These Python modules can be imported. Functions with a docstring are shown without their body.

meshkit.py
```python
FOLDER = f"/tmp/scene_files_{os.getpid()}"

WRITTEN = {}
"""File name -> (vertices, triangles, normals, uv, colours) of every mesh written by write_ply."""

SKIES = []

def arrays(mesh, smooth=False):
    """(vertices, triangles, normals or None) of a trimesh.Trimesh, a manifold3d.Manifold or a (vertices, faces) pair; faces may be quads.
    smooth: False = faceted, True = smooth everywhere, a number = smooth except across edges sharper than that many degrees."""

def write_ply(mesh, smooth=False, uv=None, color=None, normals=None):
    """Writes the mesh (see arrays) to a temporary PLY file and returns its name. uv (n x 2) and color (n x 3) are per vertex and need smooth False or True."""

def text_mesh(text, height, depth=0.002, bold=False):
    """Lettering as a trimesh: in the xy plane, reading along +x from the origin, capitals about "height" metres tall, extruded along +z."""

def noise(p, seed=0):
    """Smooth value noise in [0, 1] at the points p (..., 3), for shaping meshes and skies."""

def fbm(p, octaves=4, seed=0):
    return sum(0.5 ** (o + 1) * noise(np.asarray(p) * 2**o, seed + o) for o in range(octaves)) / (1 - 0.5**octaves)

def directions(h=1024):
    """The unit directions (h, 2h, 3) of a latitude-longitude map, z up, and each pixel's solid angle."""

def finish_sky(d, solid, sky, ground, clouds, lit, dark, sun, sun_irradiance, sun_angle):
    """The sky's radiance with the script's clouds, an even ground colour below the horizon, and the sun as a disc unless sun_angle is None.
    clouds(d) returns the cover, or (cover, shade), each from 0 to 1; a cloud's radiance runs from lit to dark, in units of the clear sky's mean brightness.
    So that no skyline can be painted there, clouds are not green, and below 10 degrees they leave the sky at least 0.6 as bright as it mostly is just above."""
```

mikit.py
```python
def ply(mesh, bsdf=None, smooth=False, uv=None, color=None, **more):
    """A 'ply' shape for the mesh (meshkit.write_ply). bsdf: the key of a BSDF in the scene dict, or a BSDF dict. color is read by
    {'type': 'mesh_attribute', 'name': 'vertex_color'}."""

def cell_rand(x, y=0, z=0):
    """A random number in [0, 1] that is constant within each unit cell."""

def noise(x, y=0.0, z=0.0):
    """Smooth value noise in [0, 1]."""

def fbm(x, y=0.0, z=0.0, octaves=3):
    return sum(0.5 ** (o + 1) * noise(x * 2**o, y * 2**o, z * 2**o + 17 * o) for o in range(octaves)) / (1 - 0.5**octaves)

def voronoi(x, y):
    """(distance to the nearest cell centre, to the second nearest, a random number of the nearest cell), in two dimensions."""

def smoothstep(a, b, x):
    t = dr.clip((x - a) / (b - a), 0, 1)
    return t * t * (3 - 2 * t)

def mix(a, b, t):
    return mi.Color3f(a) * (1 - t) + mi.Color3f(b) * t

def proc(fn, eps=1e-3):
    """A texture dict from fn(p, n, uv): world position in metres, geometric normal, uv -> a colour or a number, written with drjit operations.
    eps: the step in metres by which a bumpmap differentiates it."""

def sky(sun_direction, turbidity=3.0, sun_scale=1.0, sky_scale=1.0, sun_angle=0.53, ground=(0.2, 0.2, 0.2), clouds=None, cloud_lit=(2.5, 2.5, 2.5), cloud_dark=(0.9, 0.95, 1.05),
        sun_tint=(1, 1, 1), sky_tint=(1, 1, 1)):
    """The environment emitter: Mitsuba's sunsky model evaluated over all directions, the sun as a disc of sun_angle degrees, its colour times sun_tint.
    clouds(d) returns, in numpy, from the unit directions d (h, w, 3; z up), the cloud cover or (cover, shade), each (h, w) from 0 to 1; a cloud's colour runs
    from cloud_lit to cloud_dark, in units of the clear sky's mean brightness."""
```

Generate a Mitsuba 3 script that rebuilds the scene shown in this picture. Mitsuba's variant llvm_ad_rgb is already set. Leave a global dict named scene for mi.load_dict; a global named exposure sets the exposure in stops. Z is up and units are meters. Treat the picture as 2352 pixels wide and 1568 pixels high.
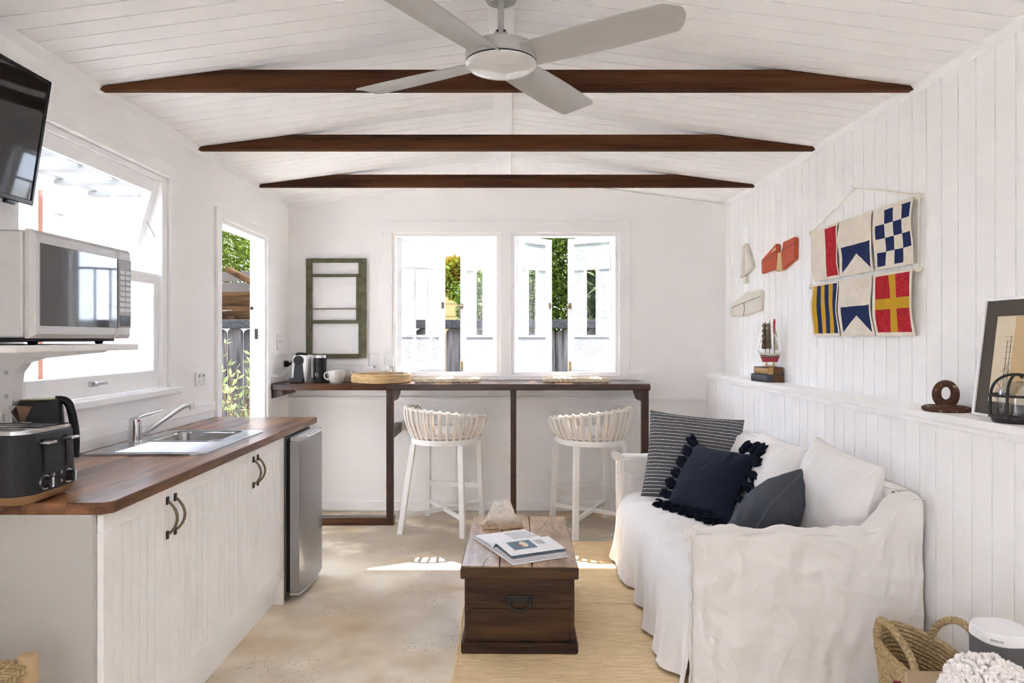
import math, random
import numpy as np, trimesh, drjit as dr, mitsuba as mi, manifold3d as m3
from shapely.geometry import Polygon, box as sbox
from shapely.affinity import rotate as srot
import mikit, meshkit
from mikit import ply, proc, noise, fbm, voronoi, smoothstep, mix, cell_rand

scene, labels = {}, {}
T = mi.ScalarTransform4f
rng = random.Random(7)
nrg = np.random.default_rng(7)

# ------------------------------------------------------------------ camera, sky, sun, exposure
scene['camera'] = {'type': 'perspective', 'fov': 71.96, 'fov_axis': 'x', 'near_clip': 0.05, 'far_clip': 200.0,
                   'principal_point_offset_x': 0.0051, 'principal_point_offset_y': 0.0045,
                   'to_world': T().look_at(origin=[0, 0, 1.3], target=[0, 1, 1.3], up=[0, 0, 1])}
SUN = (0.03, 1.0, 1.42)
scene['sky'] = mikit.sky(SUN, turbidity=3.0, sun_scale=0.45, sky_scale=1.0, sun_angle=0.6, ground=(0.42, 0.40, 0.37), sky_tint=(0.90, 1.015, 1.26), sun_tint=(0.88, 1.01, 1.24),
                         clouds=lambda d: 0.82 + 0.12 * meshkit.fbm(d * 3.0, 3), cloud_lit=(1.95, 2.16, 2.62), cloud_dark=(1.30, 1.43, 1.70))
exposure = 5.2

# ------------------------------------------------------------------ bookkeeping
used = set()
def numbered(k):
    if k not in used:
        used.add(k); return k
    i = 1
    while f'{k}_{i:03d}' in used: i += 1
    k = f'{k}_{i:03d}'; used.add(k); return k

def thing(name, label, cat, group=None):
    k = numbered(name); labels[k] = {'label': label, 'category': cat}
    if group: labels[k]['group'] = group
    return k

def part(parent, name, mesh, mat, smooth=False, label=None, tw=None, uv=None, color=None, kind=None):
    k = numbered(f'{parent}__{name}')
    d = mesh if isinstance(mesh, dict) else ply(mesh, mat, smooth, uv=uv, color=color)
    if tw is not None: d = {**d, 'to_world': tw}
    scene[k] = d
    if label or kind:
        labels[k] = {}
        if label: labels[k]['label'] = label
        if kind: labels[k]['kind'] = kind
    return k

def solo(name, mesh, mat, label, cat, smooth=False, group=None, uv=None, color=None, tw=None):
    k = thing(name, label, cat, group)
    d = mesh if isinstance(mesh, dict) else ply(mesh, mat, smooth, uv=uv, color=color)
    scene[k] = {**d, 'to_world': tw} if tw is not None else d
    return k

def struct(name, mesh, mat, label, smooth=False):
    used.add(name)
    scene[name] = ply(mesh, mat, smooth)
    labels[name] = {'label': label, 'kind': 'structure'}
    return name

# ------------------------------------------------------------------ mesh helpers
def hull(pts): return trimesh.Trimesh(*_hull(np.asarray(pts, float)), process=False)
def _hull(p):
    h = trimesh.convex.convex_hull(p); return h.vertices, h.faces

def bx(x0, x1, y0, y1, z0, z1, c=0.003):
    """a box with chamfered edges"""
    a, b = np.array([x0, y0, z0], float), np.array([x1, y1, z1], float)
    c = min(c, 0.45 * (b - a).min())
    if c <= 0: return hull([[x, y, z] for x in (x0, x1) for y in (y0, y1) for z in (z0, z1)])
    o, h, pts = (a + b) / 2, (b - a) / 2, []
    for s in np.ndindex(2, 2, 2):
        s = np.array(s) * 2 - 1
        for k in range(3):
            q = h - c; q[k] = h[k]; pts.append(o + s * q)
    return hull(pts)

_SPH = trimesh.creation.icosphere(subdivisions=2).vertices
def rbox(x0, x1, y0, y1, z0, z1, r=0.01):
    a, b = np.array([x0, y0, z0], float), np.array([x1, y1, z1], float)
    r = min(r, 0.499 * (b - a).min())
    o, h = (a + b) / 2, (b - a) / 2 - r
    return hull(np.vstack([o + s * h + _SPH * r for s in (np.array(q) * 2 - 1 for q in np.ndindex(2, 2, 2))]))

def cat(*ms): return trimesh.util.concatenate([m for g in ms for m in (g if isinstance(g, (list, tuple)) else [g])])

def tube(pts, r, n=10, closed=False, flat=None):
    """a round (or, with flat, elliptical) bar along a polyline"""
    p = np.asarray(pts, float); N = len(p)
    r = np.broadcast_to(np.asarray(r, float), (N,))
    t = (np.roll(p, -1, 0) - np.roll(p, 1, 0)) if closed else np.gradient(p, axis=0)
    t /= np.linalg.norm(t, axis=1, keepdims=True) + 1e-12
    u = np.cross(t[0], [0, 0, 1.0] if abs(t[0][2]) < 0.9 else [1.0, 0, 0]); u /= np.linalg.norm(u)
    U = []
    for k in range(N):
        u = u - t[k] * (u @ t[k]); u /= np.linalg.norm(u); U.append(u)
    U = np.array(U); V = np.cross(t, U)
    a = np.arange(n) * 2 * np.pi / n
    v = p[:, None] + r[:, None, None] * (np.cos(a)[None, :, None] * U[:, None] + (flat or 1.0) * np.sin(a)[None, :, None] * V[:, None])
    v = v.reshape(-1, 3); f = []
    for i in range(N if closed else N - 1):
        for j in range(n):
            A, B = i * n + j, i * n + (j + 1) % n
            C, D = ((i + 1) % N) * n + (j + 1) % n, ((i + 1) % N) * n + j
            f += [[A, B, C], [A, C, D]]
    if not closed:
        v = np.vstack([v, p[:1], p[-1:]]); e0, e1 = len(v) - 2, len(v) - 1
        for j in range(n):
            f += [[e0, (j + 1) % n, j], [e1, (N - 1) * n + j, (N - 1) * n + (j + 1) % n]]
    m = trimesh.Trimesh(v, f, process=False)
    if m.volume < 0: m.invert()
    return m

def spline(pts, n=40, closed=False):
    from scipy.interpolate import CubicSpline
    p = np.asarray(pts, float)
    if closed: p = np.vstack([p, p[:1]])
    d = np.r_[0, np.cumsum(np.linalg.norm(np.diff(p, axis=0), axis=1))]
    s = CubicSpline(d, p, bc_type='periodic' if closed else 'natural')
    return s(np.linspace(0, d[-1], n, endpoint=not closed))

def lathe(prof, n=40, loc=(0, 0, 0), sx=1.0, sy=1.0):
    """turn (radius, height) points around z"""
    p = np.asarray(prof, float); a = np.arange(n) * 2 * np.pi / n
    v = np.stack([p[:, None, 0] * np.cos(a) * sx, p[:, None, 0] * np.sin(a) * sy, np.broadcast_to(p[:, None, 1], (len(p), n))], -1).reshape(-1, 3)
    f = []
    for i in range(len(p) - 1):
        for j in range(n):
            A, B, C, D = i * n + j, i * n + (j + 1) % n, (i + 1) * n + (j + 1) % n, (i + 1) * n + j
            f += [[A, B, C], [A, C, D]]
    m = trimesh.Trimesh(v + np.asarray(loc), f, process=False); m.merge_vertices()
    m.update_faces(m.nondegenerate_faces()); m.remove_unreferenced_vertices()
    return m

def M4(x, y, z, o=(0, 0, 0)):
    m = np.eye(4); m[:3, 0], m[:3, 1], m[:3, 2], m[:3, 3] = x, y, z, o; return m
PLANE = {'xz': M4((1, 0, 0), (0, 0, 1), (0, -1, 0)), 'yz': M4((0, 1, 0), (0, 0, 1), (1, 0, 0)), 'xy': np.eye(4)}
def extrude(poly, plane, lo, hi, simp=None):
    """a shapely polygon drawn in a plane, with thickness from lo to hi along the plane's own axis"""
    if not isinstance(poly, Polygon) and not hasattr(poly, 'geoms'): poly = Polygon(poly)
    ms = []
    for g in getattr(poly, 'geoms', [poly]):
        m = trimesh.creation.extrude_polygon(g, hi - lo, engine='earcut'); m.apply_translation([0, 0, lo]); ms.append(m)
    m = cat(ms) if len(ms) > 1 else ms[0]
    if plane == 'xz': m.vertices[:, 2] *= -1; m.invert()
    m.apply_transform(PLANE[plane]); return m

def chamfer_extrude(poly, plane, lo, hi, c=0.003):
    """extrusion with a chamfer on both rims, for convex outlines"""
    poly = Polygon(poly) if not isinstance(poly, Polygon) else poly
    a, b = np.array(poly.exterior.coords)[:-1], np.array(poly.buffer(-c, join_style=2).exterior.coords)[:-1]
    pts = [np.c_[a, np.full(len(a), lo + c)], np.c_[a, np.full(len(a), hi - c)], np.c_[b, np.full(len(b), lo)], np.c_[b, np.full(len(b), hi)]]
    p = np.vstack(pts)
    if plane == 'xz': p[:, 2] *= -1
    p = p @ PLANE[plane][:3, :3].T
    return hull(p)

def soft(m, edge=0.025, it=6, lam=0.5, wr=0.0, f=(9, 9, 9), seed=0, ridge=True):
    """subdivide, round off and wrinkle a closed mesh"""
    v, fc = trimesh.remesh.subdivide_to_size(m.vertices, m.faces, edge)
    m = trimesh.Trimesh(v, fc); m.merge_vertices()
    if it: trimesh.smoothing.filter_laplacian(m, lamb=lam, iterations=it, volume_constraint=False)
    if wr:
        q = m.vertices * np.asarray(f)
        q = q + 1.3 * np.stack([meshkit.noise(q * 0.5 + 11, seed), meshkit.noise(q * 0.5 + 37, seed), meshkit.noise(q * 0.5 + 71, seed)], -1)
        h = meshkit.fbm(q, 3, seed)
        if ridge: h = 1 - np.abs(2 * h - 1) * 1.6
        m.vertices = m.vertices + m.vertex_normals * ((h - 0.5) * wr)[:, None]
    return m

def grid(fn, nu, nv, closed_u=False):
    """a sheet of quads from fn(u, v) -> points, with uv"""
    u, v = np.meshgrid(np.linspace(0, 1, nu), np.linspace(0, 1, nv), indexing='ij')
    p = fn(u, v).reshape(-1, 3); i, j = np.meshgrid(np.arange(nu - 1), np.arange(nv - 1), indexing='ij')
    a = (i * nv + j).ravel(); q = np.stack([a, a + nv, a + nv + 1, a + 1], -1)
    return trimesh.Trimesh(p, np.vstack([q[:, [0, 1, 2]], q[:, [0, 2, 3]]]), process=False), np.stack([u.ravel(), v.ravel()], -1)

def move(m, loc=(0, 0, 0), rz=0.0):
    m = m.copy()
    if rz: m.apply_transform(trimesh.transformations.rotation_matrix(rz, [0, 0, 1]))
    m.apply_translation(loc); return m

def ico(r, loc, s=2, sc=(1, 1, 1)):
    m = trimesh.creation.icosphere(subdivisions=s, radius=1.0); m.vertices = m.vertices * r * np.asarray(sc) + np.asarray(loc); return m

def cyl(p0, p1, r, n=20, r1=None): return tube([p0, p1], [r, r if r1 is None else r1], n)

# ------------------------------------------------------------------ materials
def rgb(*c): return {'type': 'rgb', 'value': list(c)}
def mat(name, color, rough=0.5, metal=0.0, spec=0.5, **kw):
    d = {'type': 'principled', 'base_color': color if isinstance(color, dict) else rgb(*color), 'roughness': rough, 'metallic': metal, 'specular': spec, **kw}
    scene[name] = {'type': 'twosided', 'bsdf': d}
    return name
def bump(name, inner, fn, scale, eps=1e-3):
    scene[name] = {'type': 'twosided', 'bsdf': {'type': 'bumpmap', 'arbitrary': proc(fn, eps), 'scale': scale, 'bsdf': inner}}
    return name
def pr(color, rough=0.5, metal=0.0, spec=0.5, **kw):
    return {'type': 'principled', 'base_color': color if isinstance(color, dict) else rgb(*color), 'roughness': rough, 'metallic': metal, 'specular': spec, **kw}

mat('m_wall', (0.895, 0.887, 0.880), 0.75, spec=0.25)
mat('m_ceiling', (0.89, 0.88, 0.873), 0.7, spec=0.25)
mat('m_board', (0.90, 0.895, 0.888), 0.55, spec=0.35)
mat('m_groove_shade', (0.27, 0.265, 0.26), 0.8, spec=0.1)  # dark tone paints shade into the gaps between the white boards
mat('m_trim', (0.90, 0.895, 0.888), 0.4, spec=0.4)
mat('m_end_panel_shade', (0.50, 0.49, 0.465), 0.5)  # cabinet white greyed down, shade of the end face put into the colour
mat('m_cabinet', (0.89, 0.882, 0.865), 0.45, spec=0.4)
mat('m_white_metal', (0.80, 0.79, 0.775), 0.4, spec=0.5)
mat('m_white_plastic', (0.82, 0.82, 0.81), 0.35)
mat('m_fan', (0.42, 0.41, 0.39), 0.45)
mat('m_black_plastic', (0.012, 0.012, 0.0135), 0.38, spec=0.22)
mat('m_black_gloss', (0.008, 0.008, 0.009), 0.12, spec=0.3)
mat('m_screen', (0.012, 0.012, 0.0125), 0.03, spec=0.55)
mat('m_mirror_glass', (0.02, 0.02, 0.022), 0.03, spec=1.0, clearcoat=1.0, clearcoat_gloss=1.0)
mat('m_charcoal_matt', (0.016, 0.0165, 0.018), 0.42, spec=0.3)
mat('m_chrome', (0.66, 0.66, 0.67), 0.05, metal=1.0)
mat('m_steel', (0.60, 0.60, 0.61), 0.20, metal=1.0)
mat('m_bowl_steel_shade', (0.46, 0.455, 0.44), 0.13, metal=1.0)  # deck steel darkened, shade and dark reflections of the bowl in the colour
mat('m_toaster_base', (0.26, 0.145, 0.065), 0.5)
mat('m_fridge_steel', (0.36, 0.36, 0.372), 0.30, metal=0.9)
mat('m_fridge_side', (0.10, 0.10, 0.105), 0.5)
mat('m_silver', (0.56, 0.555, 0.55), 0.4, metal=0.35)
mat('m_silver_dark', (0.36, 0.355, 0.345), 0.45, metal=0.3)
mat('m_bronze', (0.20, 0.15, 0.09), 0.4, metal=0.7)
mat('m_iron', (0.03, 0.028, 0.026), 0.55, metal=0.3)
mat('m_brass', (0.42, 0.32, 0.13), 0.35, metal=0.9)
mat('m_copper', (0.24, 0.095, 0.05), 0.4, metal=0.3)
mat('m_light_wood', (0.52, 0.37, 0.21), 0.55)
mat('m_cord', (0.74, 0.68, 0.57), 0.8)
mat('m_paper', (0.80, 0.80, 0.80), 0.6)
mat('m_page_edge', (0.42, 0.42, 0.45), 0.7)
mat('m_page_blue', (0.10, 0.16, 0.21), 0.6)
mat('m_cream_print', (0.72, 0.62, 0.46), 0.7)
mat('m_ink', (0.10, 0.09, 0.075), 0.8)
mat('m_text_grey', (0.45, 0.45, 0.46), 0.8)
mat('m_mat_board', (0.078, 0.064, 0.050), 0.8)
mat('m_red_hull', (0.40, 0.045, 0.05), 0.5)
mat('m_sail', (0.60, 0.52, 0.40), 0.9)
mat('m_sail_brown', (0.27, 0.21, 0.14), 0.9)
mat('m_leather_tan', (0.45, 0.28, 0.12), 0.6)
mat('m_leather_blue', (0.055, 0.062, 0.07), 0.6)
mat('m_book_pages', (0.13, 0.062, 0.03), 0.85)
mat('m_red_paint', (0.50, 0.095, 0.045), 0.65, spec=0.2)
mat('m_table_tan', (0.42, 0.30, 0.17), 0.6)
mat('m_white_worn', (0.70, 0.66, 0.57), 0.6)
mat('m_bare_wood', (0.60, 0.43, 0.22), 0.7)
mat('m_rattan_white', (0.78, 0.72, 0.655), 0.55)
mat('m_placemat', (0.66, 0.585, 0.43), 0.9)
mat('m_stoneware', (0.55, 0.53, 0.48), 0.35)
mat('m_maroon', (0.20, 0.02, 0.028), 0.85)
mat('m_speaker_white', (0.80, 0.80, 0.80), 0.4)
mat('m_coral', (0.88, 0.84, 0.80), 0.75)
mat('m_red_dot', (0.5, 0.02, 0.02), 0.4)
mat('m_wool_navy', (0.013, 0.016, 0.030), 0.95, spec=0.1)
mat('m_tassel', (0.010, 0.012, 0.024), 0.95, spec=0.1)
mat('m_seam', (0.74, 0.72, 0.69), 0.9, spec=0.1)
mat('m_seam_grey', (0.085, 0.092, 0.108), 0.9, spec=0.1)
mat('m_white_exterior', (0.82, 0.81, 0.79), 0.7)
mat('m_pergola', (0.22, 0.22, 0.215), 0.7)
mat('m_red_roof', (0.45, 0.13, 0.10), 0.8)
mat('m_yellow_wall', (0.30, 0.18, 0.06), 0.8)
mat('m_bounce_cut', (0.07, 0.07, 0.07), 0.8)
mat('m_soil', (0.055, 0.05, 0.035), 0.9)
mat('m_paving', (0.50, 0.47, 0.43), 0.8)
mat('m_bark', (0.16, 0.11, 0.07), 0.9)

scene['m_pane'] = {'type': 'thindielectric', 'int_ior': 1.5}
scene['m_glass'] = {'type': 'dielectric', 'int_ior': 1.5}
scene['m_thin_glass'] = {'type': 'thindielectric', 'int_ior': 1.45}
def hammered(p, n, uv):
    a, b, c = voronoi(uv.x * 115.0, uv.y * 115.0)
    return dr.square(dr.minimum(a, 0.75))
scene['m_hammered'] = {'type': 'bumpmap', 'arbitrary': proc(hammered, 6e-4), 'scale': 0.010,
                       'bsdf': {'type': 'principledthin', 'base_color': rgb(0.97, 0.98, 0.975), 'roughness': 0.10, 'spec_trans': 0.80, 'diff_trans': 1.8, 'eta': 1.5}}
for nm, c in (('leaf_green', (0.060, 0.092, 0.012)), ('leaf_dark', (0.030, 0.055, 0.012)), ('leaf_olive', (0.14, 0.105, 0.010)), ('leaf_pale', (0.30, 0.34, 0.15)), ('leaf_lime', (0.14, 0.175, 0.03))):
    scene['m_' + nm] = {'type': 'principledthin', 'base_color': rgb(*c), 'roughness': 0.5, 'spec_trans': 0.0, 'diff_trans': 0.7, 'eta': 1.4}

# --- timber: p is in metres; along = axis of the grain
def timber(dark, light, along, scale=1.0, streak=0.5):
    def fn(p, n, uv):
        q = [p.x, p.y, p.z]; g = q[along]; o = [q[k] for k in range(3) if k != along]
        w = fbm(g * 1.6 * scale, o[0] * 16 * scale, o[1] * 16 * scale, 3)
        fine = noise(g * 9 * scale, o[0] * 160 * scale, o[1] * 160 * scale)
        return mix(dark, light, dr.clip(0.15 + (w - 0.35) * 1.9 + (fine - 0.5) * streak, 0, 1))
    return fn
mat('m_bar_wood', proc(timber((0.022, 0.010, 0.006), (0.115, 0.047, 0.022), 0)), 0.2, spec=0.5)
mat('m_post_wood', proc(timber((0.022, 0.010, 0.006), (0.075, 0.031, 0.017), 2)), 0.4, spec=0.5)
mat('m_beam_wood', proc(timber((0.030, 0.013, 0.007), (0.115, 0.050, 0.022), 0)), 0.7, spec=0.12)
def worktop(p, n, uv):
    lane = dr.floor(p.x / 0.118)
    t = cell_rand(lane, 3)
    w = fbm(p.y * 2.2 + lane * 7, p.x * 22, p.z * 22, 3)
    fine = noise(p.y * 12, p.x * 190, p.z * 190)
    c = mix((0.10, 0.043, 0.020), (0.36, 0.175, 0.085), dr.clip((w - 0.3) * 1.5 + (fine - 0.5) * 0.35 + (t - 0.5) * 0.35 + 0.05, 0, 1))
    holes = smoothstep(0.035, 0.02, voronoi(p.x * 9, p.y * 9)[0]) * smoothstep(0.62, 0.7, noise(p.x * 6, p.y * 6, 4))
    return mix(c, (0.02, 0.012, 0.008), holes)
mat('m_worktop', proc(worktop), 0.25, spec=0.32)
def chest_top(p, n, uv):
    w = fbm(p.y * 3, p.x * 26, p.z * 26, 3); pale = fbm(p.x * 9 + 3, p.y * 6, 2.0, 3)
    c = mix((0.24, 0.135, 0.066), (0.58, 0.41, 0.26), dr.clip((w - 0.3) * 1.4 + (pale - 0.45) * 1.4, 0, 1))
    return mix(c, (0.06, 0.03, 0.015), smoothstep(0.72, 0.92, noise(p.x * 240, p.y * 70, p.z * 90)) * 0.5)
mat('m_chest_top', proc(chest_top), 0.32, spec=0.5)
mat('m_chest', proc(timber((0.024, 0.012, 0.006), (0.088, 0.044, 0.019), 0, 1.3)), 0.5, spec=0.3)

def concrete(p, n, uv):
    big = fbm(p.x * 1.5 + 5, p.y * 1.5, 1.0, 4); mid = fbm(p.x * 6, p.y * 6, 5.0, 3)
    c = mix((0.55, 0.415, 0.26), (0.88, 0.795, 0.64), smoothstep(0.28, 0.68, big * 0.65 + mid * 0.35))
    grey = smoothstep(0.50, 0.68, fbm(p.x * 2.6 + 9, p.y * 2.6 + 3, 2.0, 4))
    c = mix(c, (0.58, 0.52, 0.44), grey * 0.45)
    worn = smoothstep(3.95, 4.45, p.y + 0.5 * (mid - 0.5)) * smoothstep(0.22, 0.5, fbm(p.x * 4 + 2, p.y * 5, 7.0, 4))
    c = mix(c, (0.30, 0.245, 0.18), worn * 0.62)
    pit = smoothstep(0.78, 0.84, noise(p.x * 120, p.y * 170, 1)) * smoothstep(0.48, 0.64, noise(p.x * 5, p.y * 5, 8))
    return mix(c, (0.22, 0.17, 0.12), pit * 0.38)
mat('m_concrete', proc(concrete), 0.5, spec=0.28)
def jute(p, n, uv):
    row = dr.floor(p.y / 0.0055); th = cell_rand(row, dr.floor(p.x / 0.05 + cell_rand(row, 2) * 9), 5)
    knot = 0.5 + 0.5 * dr.sin(p.x * 900 + row * 2.1)
    v = 0.55 * th + 0.25 * knot + 0.35 * fbm(p.x * 3, p.y * 5, 3.0, 3)
    return mix((0.60, 0.42, 0.22), (0.92, 0.73, 0.46), dr.clip(v, 0, 1))
mat('m_jute', proc(jute), 0.9, spec=0.1)

def linen_h(p, n, uv):
    return fbm(p.x * 26 + p.z * 13, p.y * 26 + p.z * 9, p.z * 22, 3) + 0.05 * noise(p.x * 600, p.y * 600, p.z * 600)
bump('m_linen', pr((0.80, 0.77, 0.735), 0.9, spec=0.12, sheen=0.3), linen_h, 0.010, 2e-3)
bump('m_linen_white', pr((0.83, 0.815, 0.80), 0.9, spec=0.12, sheen=0.3), linen_h, 0.008, 2e-3)
bump('m_linen_grey', pr((0.060, 0.066, 0.080), 0.92, spec=0.1, sheen=0.5), linen_h, 0.014, 2e-3)
bump('m_navy', pr((0.014, 0.018, 0.033), 0.95, spec=0.08, sheen=0.6), linen_h, 0.006, 2e-3)
def stripes(p, n, uv):
    s = uv.y * 25.0 + 0.10 * fbm(uv.x * 5, uv.y * 5, 1.0, 2); f = s - dr.floor(s)
    line = smoothstep(0.0, 0.03, f) * smoothstep(0.17, 0.14, f)
    g = 0.5 * noise(uv.x * 150, uv.y * 420, 2) + 0.5 * noise(uv.x * 420, uv.y * 150, 5)
    return mix(mix((0.055, 0.056, 0.066), (0.155, 0.155, 0.168), g), (0.80, 0.79, 0.77), line)
mat('m_stripes', proc(stripes), 0.92, spec=0.1)

def flags(p, n, uv):
    k = dr.floor(uv.x); u = uv.x - k; v = uv.y
    wob = 0.006 * (noise(u * 9 + k * 13, v * 9, 2) - 0.5)
    u = u + wob; v = v + wob
    cream = mix((0.72, 0.655, 0.545), (0.80, 0.745, 0.65), fbm(u * 14, v * 14, k, 2))
    red = mix((0.36, 0.022, 0.03), (0.50, 0.035, 0.045), noise(u * 30, v * 30, k))
    navy = mi.Color3f(0.022, 0.033, 0.10); gold = mi.Color3f(0.56, 0.33, 0.035)
    def inside(x0, x1, y0, y1): return (u > x0) & (u < x1) & (v > y0) & (v < y1)
    c = mi.Color3f(cream)
    c = dr.select((k == 0) & inside(0.52, 0.95, 0.05, 0.955), red, c)
    vee = v > 0.06 + 0.30 * (1 - dr.abs(u - 0.5) / 0.44)
    c = dr.select(((k == 1) | (k == 4)) & inside(0.07, 0.93, 0.05, 0.52) & vee, navy, c)
    ci, cj = dr.floor((u - 0.06) / 0.22), dr.floor((v - 0.05) / 0.222)
    odd = (ci + cj) - 2 * dr.floor((ci + cj) / 2)
    c = dr.select((k == 2) & inside(0.06, 0.94, 0.05, 0.94) & (odd < 0.5), navy, c)
    si = dr.floor((u - 0.05) / 0.15); sodd = si - 2 * dr.floor(si / 2)
    c = dr.select((k == 3) & inside(0.05, 0.95, 0.06, 0.975), dr.select(sodd < 0.5, gold, navy), c)
    c = dr.select((k == 5) & inside(0.06, 0.93, 0.06, 0.96), dr.select((dr.abs(u - 0.50) < 0.085) | (dr.abs(v - 0.51) < 0.085), gold, red), c)
    return c
mat('m_flags', proc(flags), 0.9, spec=0.08)

def green_metal(p, n, uv):
    r = smoothstep(0.5, 0.72, fbm(p.x * 40, p.y * 40, p.z * 30, 3))
    c = mix((0.15, 0.15, 0.085), (0.085, 0.10, 0.06), noise(p.x * 18, 3.0, p.z * 18))
    return mix(c, (0.11, 0.065, 0.03), r * 0.8)
mat('m_green_metal', proc(green_metal), 0.65, spec=0.3)
def rust(p, n, uv):
    w = fbm(p.x * 60, p.y * 60, p.z * 60, 3)
    c = mix((0.045, 0.020, 0.014), (0.115, 0.052, 0.032), w)
    return mix(c, (0.40, 0.32, 0.20), smoothstep(0.60, 0.74, fbm(p.x * 70 + 4, p.y * 70, p.z * 70, 3)) * 0.8)
mat('m_rust', proc(rust), 0.75, spec=0.25)
def fence_wood(p, n, uv):
    w = fbm(p.x * 34, p.y * 34, p.z * 2.2, 4); lane = cell_rand(dr.floor((p.x + 9.0) / 0.155), 4)
    c = mix((0.035, 0.032, 0.031), (0.17, 0.152, 0.143), dr.clip((w - 0.3) * 2.2 + (lane - 0.5) * 0.3, 0, 1))
    return c
mat('m_fence', proc(fence_wood), 0.9, spec=0.1)
def fence_cap(p, n, uv):
    return mix((0.02, 0.02, 0.0195), (0.08, 0.078, 0.075), smoothstep(0.35, 0.7, fbm(p.x * 150, p.y * 150, p.z * 190, 3)))
mat('m_fence_cap', proc(fence_cap), 0.95, spec=0.1)
def straw(p, n, uv):
    return mix((0.25, 0.17, 0.08), (0.60, 0.46, 0.25), dr.clip(noise(p.x * 160, p.y * 160, p.z * 160) * 0.8 + 0.3 * noise(p.x * 30, p.y * 30, p.z * 30), 0, 1))
mat('m_straw', proc(straw), 0.8, spec=0.2)
def shellish(p, n, uv):
    w = fbm(p.x * 30, p.y * 30, p.z * 40, 3)
    low = smoothstep(0.465, 0.385, p.z + 0.03 * w)
    return mix(mix((0.62, 0.54, 0.44), (0.80, 0.75, 0.68), w), (0.33, 0.19, 0.075), low * 0.75)
mat('m_shell', proc(shellish), 0.5, spec=0.4)
def cane(p, n, uv):
    return mix((0.44, 0.25, 0.09), (0.74, 0.55, 0.31), dr.clip(fbm(p.x * 30, p.y * 30, p.z * 150, 3) * 1.3 - 0.1, 0, 1))
mat('m_cane', proc(cane), 0.5, spec=0.3)
def grille(p, n, uv):
    return mix((0.07, 0.071, 0.075), (0.16, 0.16, 0.165), smoothstep(0.15, 0.5, voronoi(uv.x * 200, uv.y * 200)[0]))
mat('m_grille', proc(grille), 0.8, spec=0.1)

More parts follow.
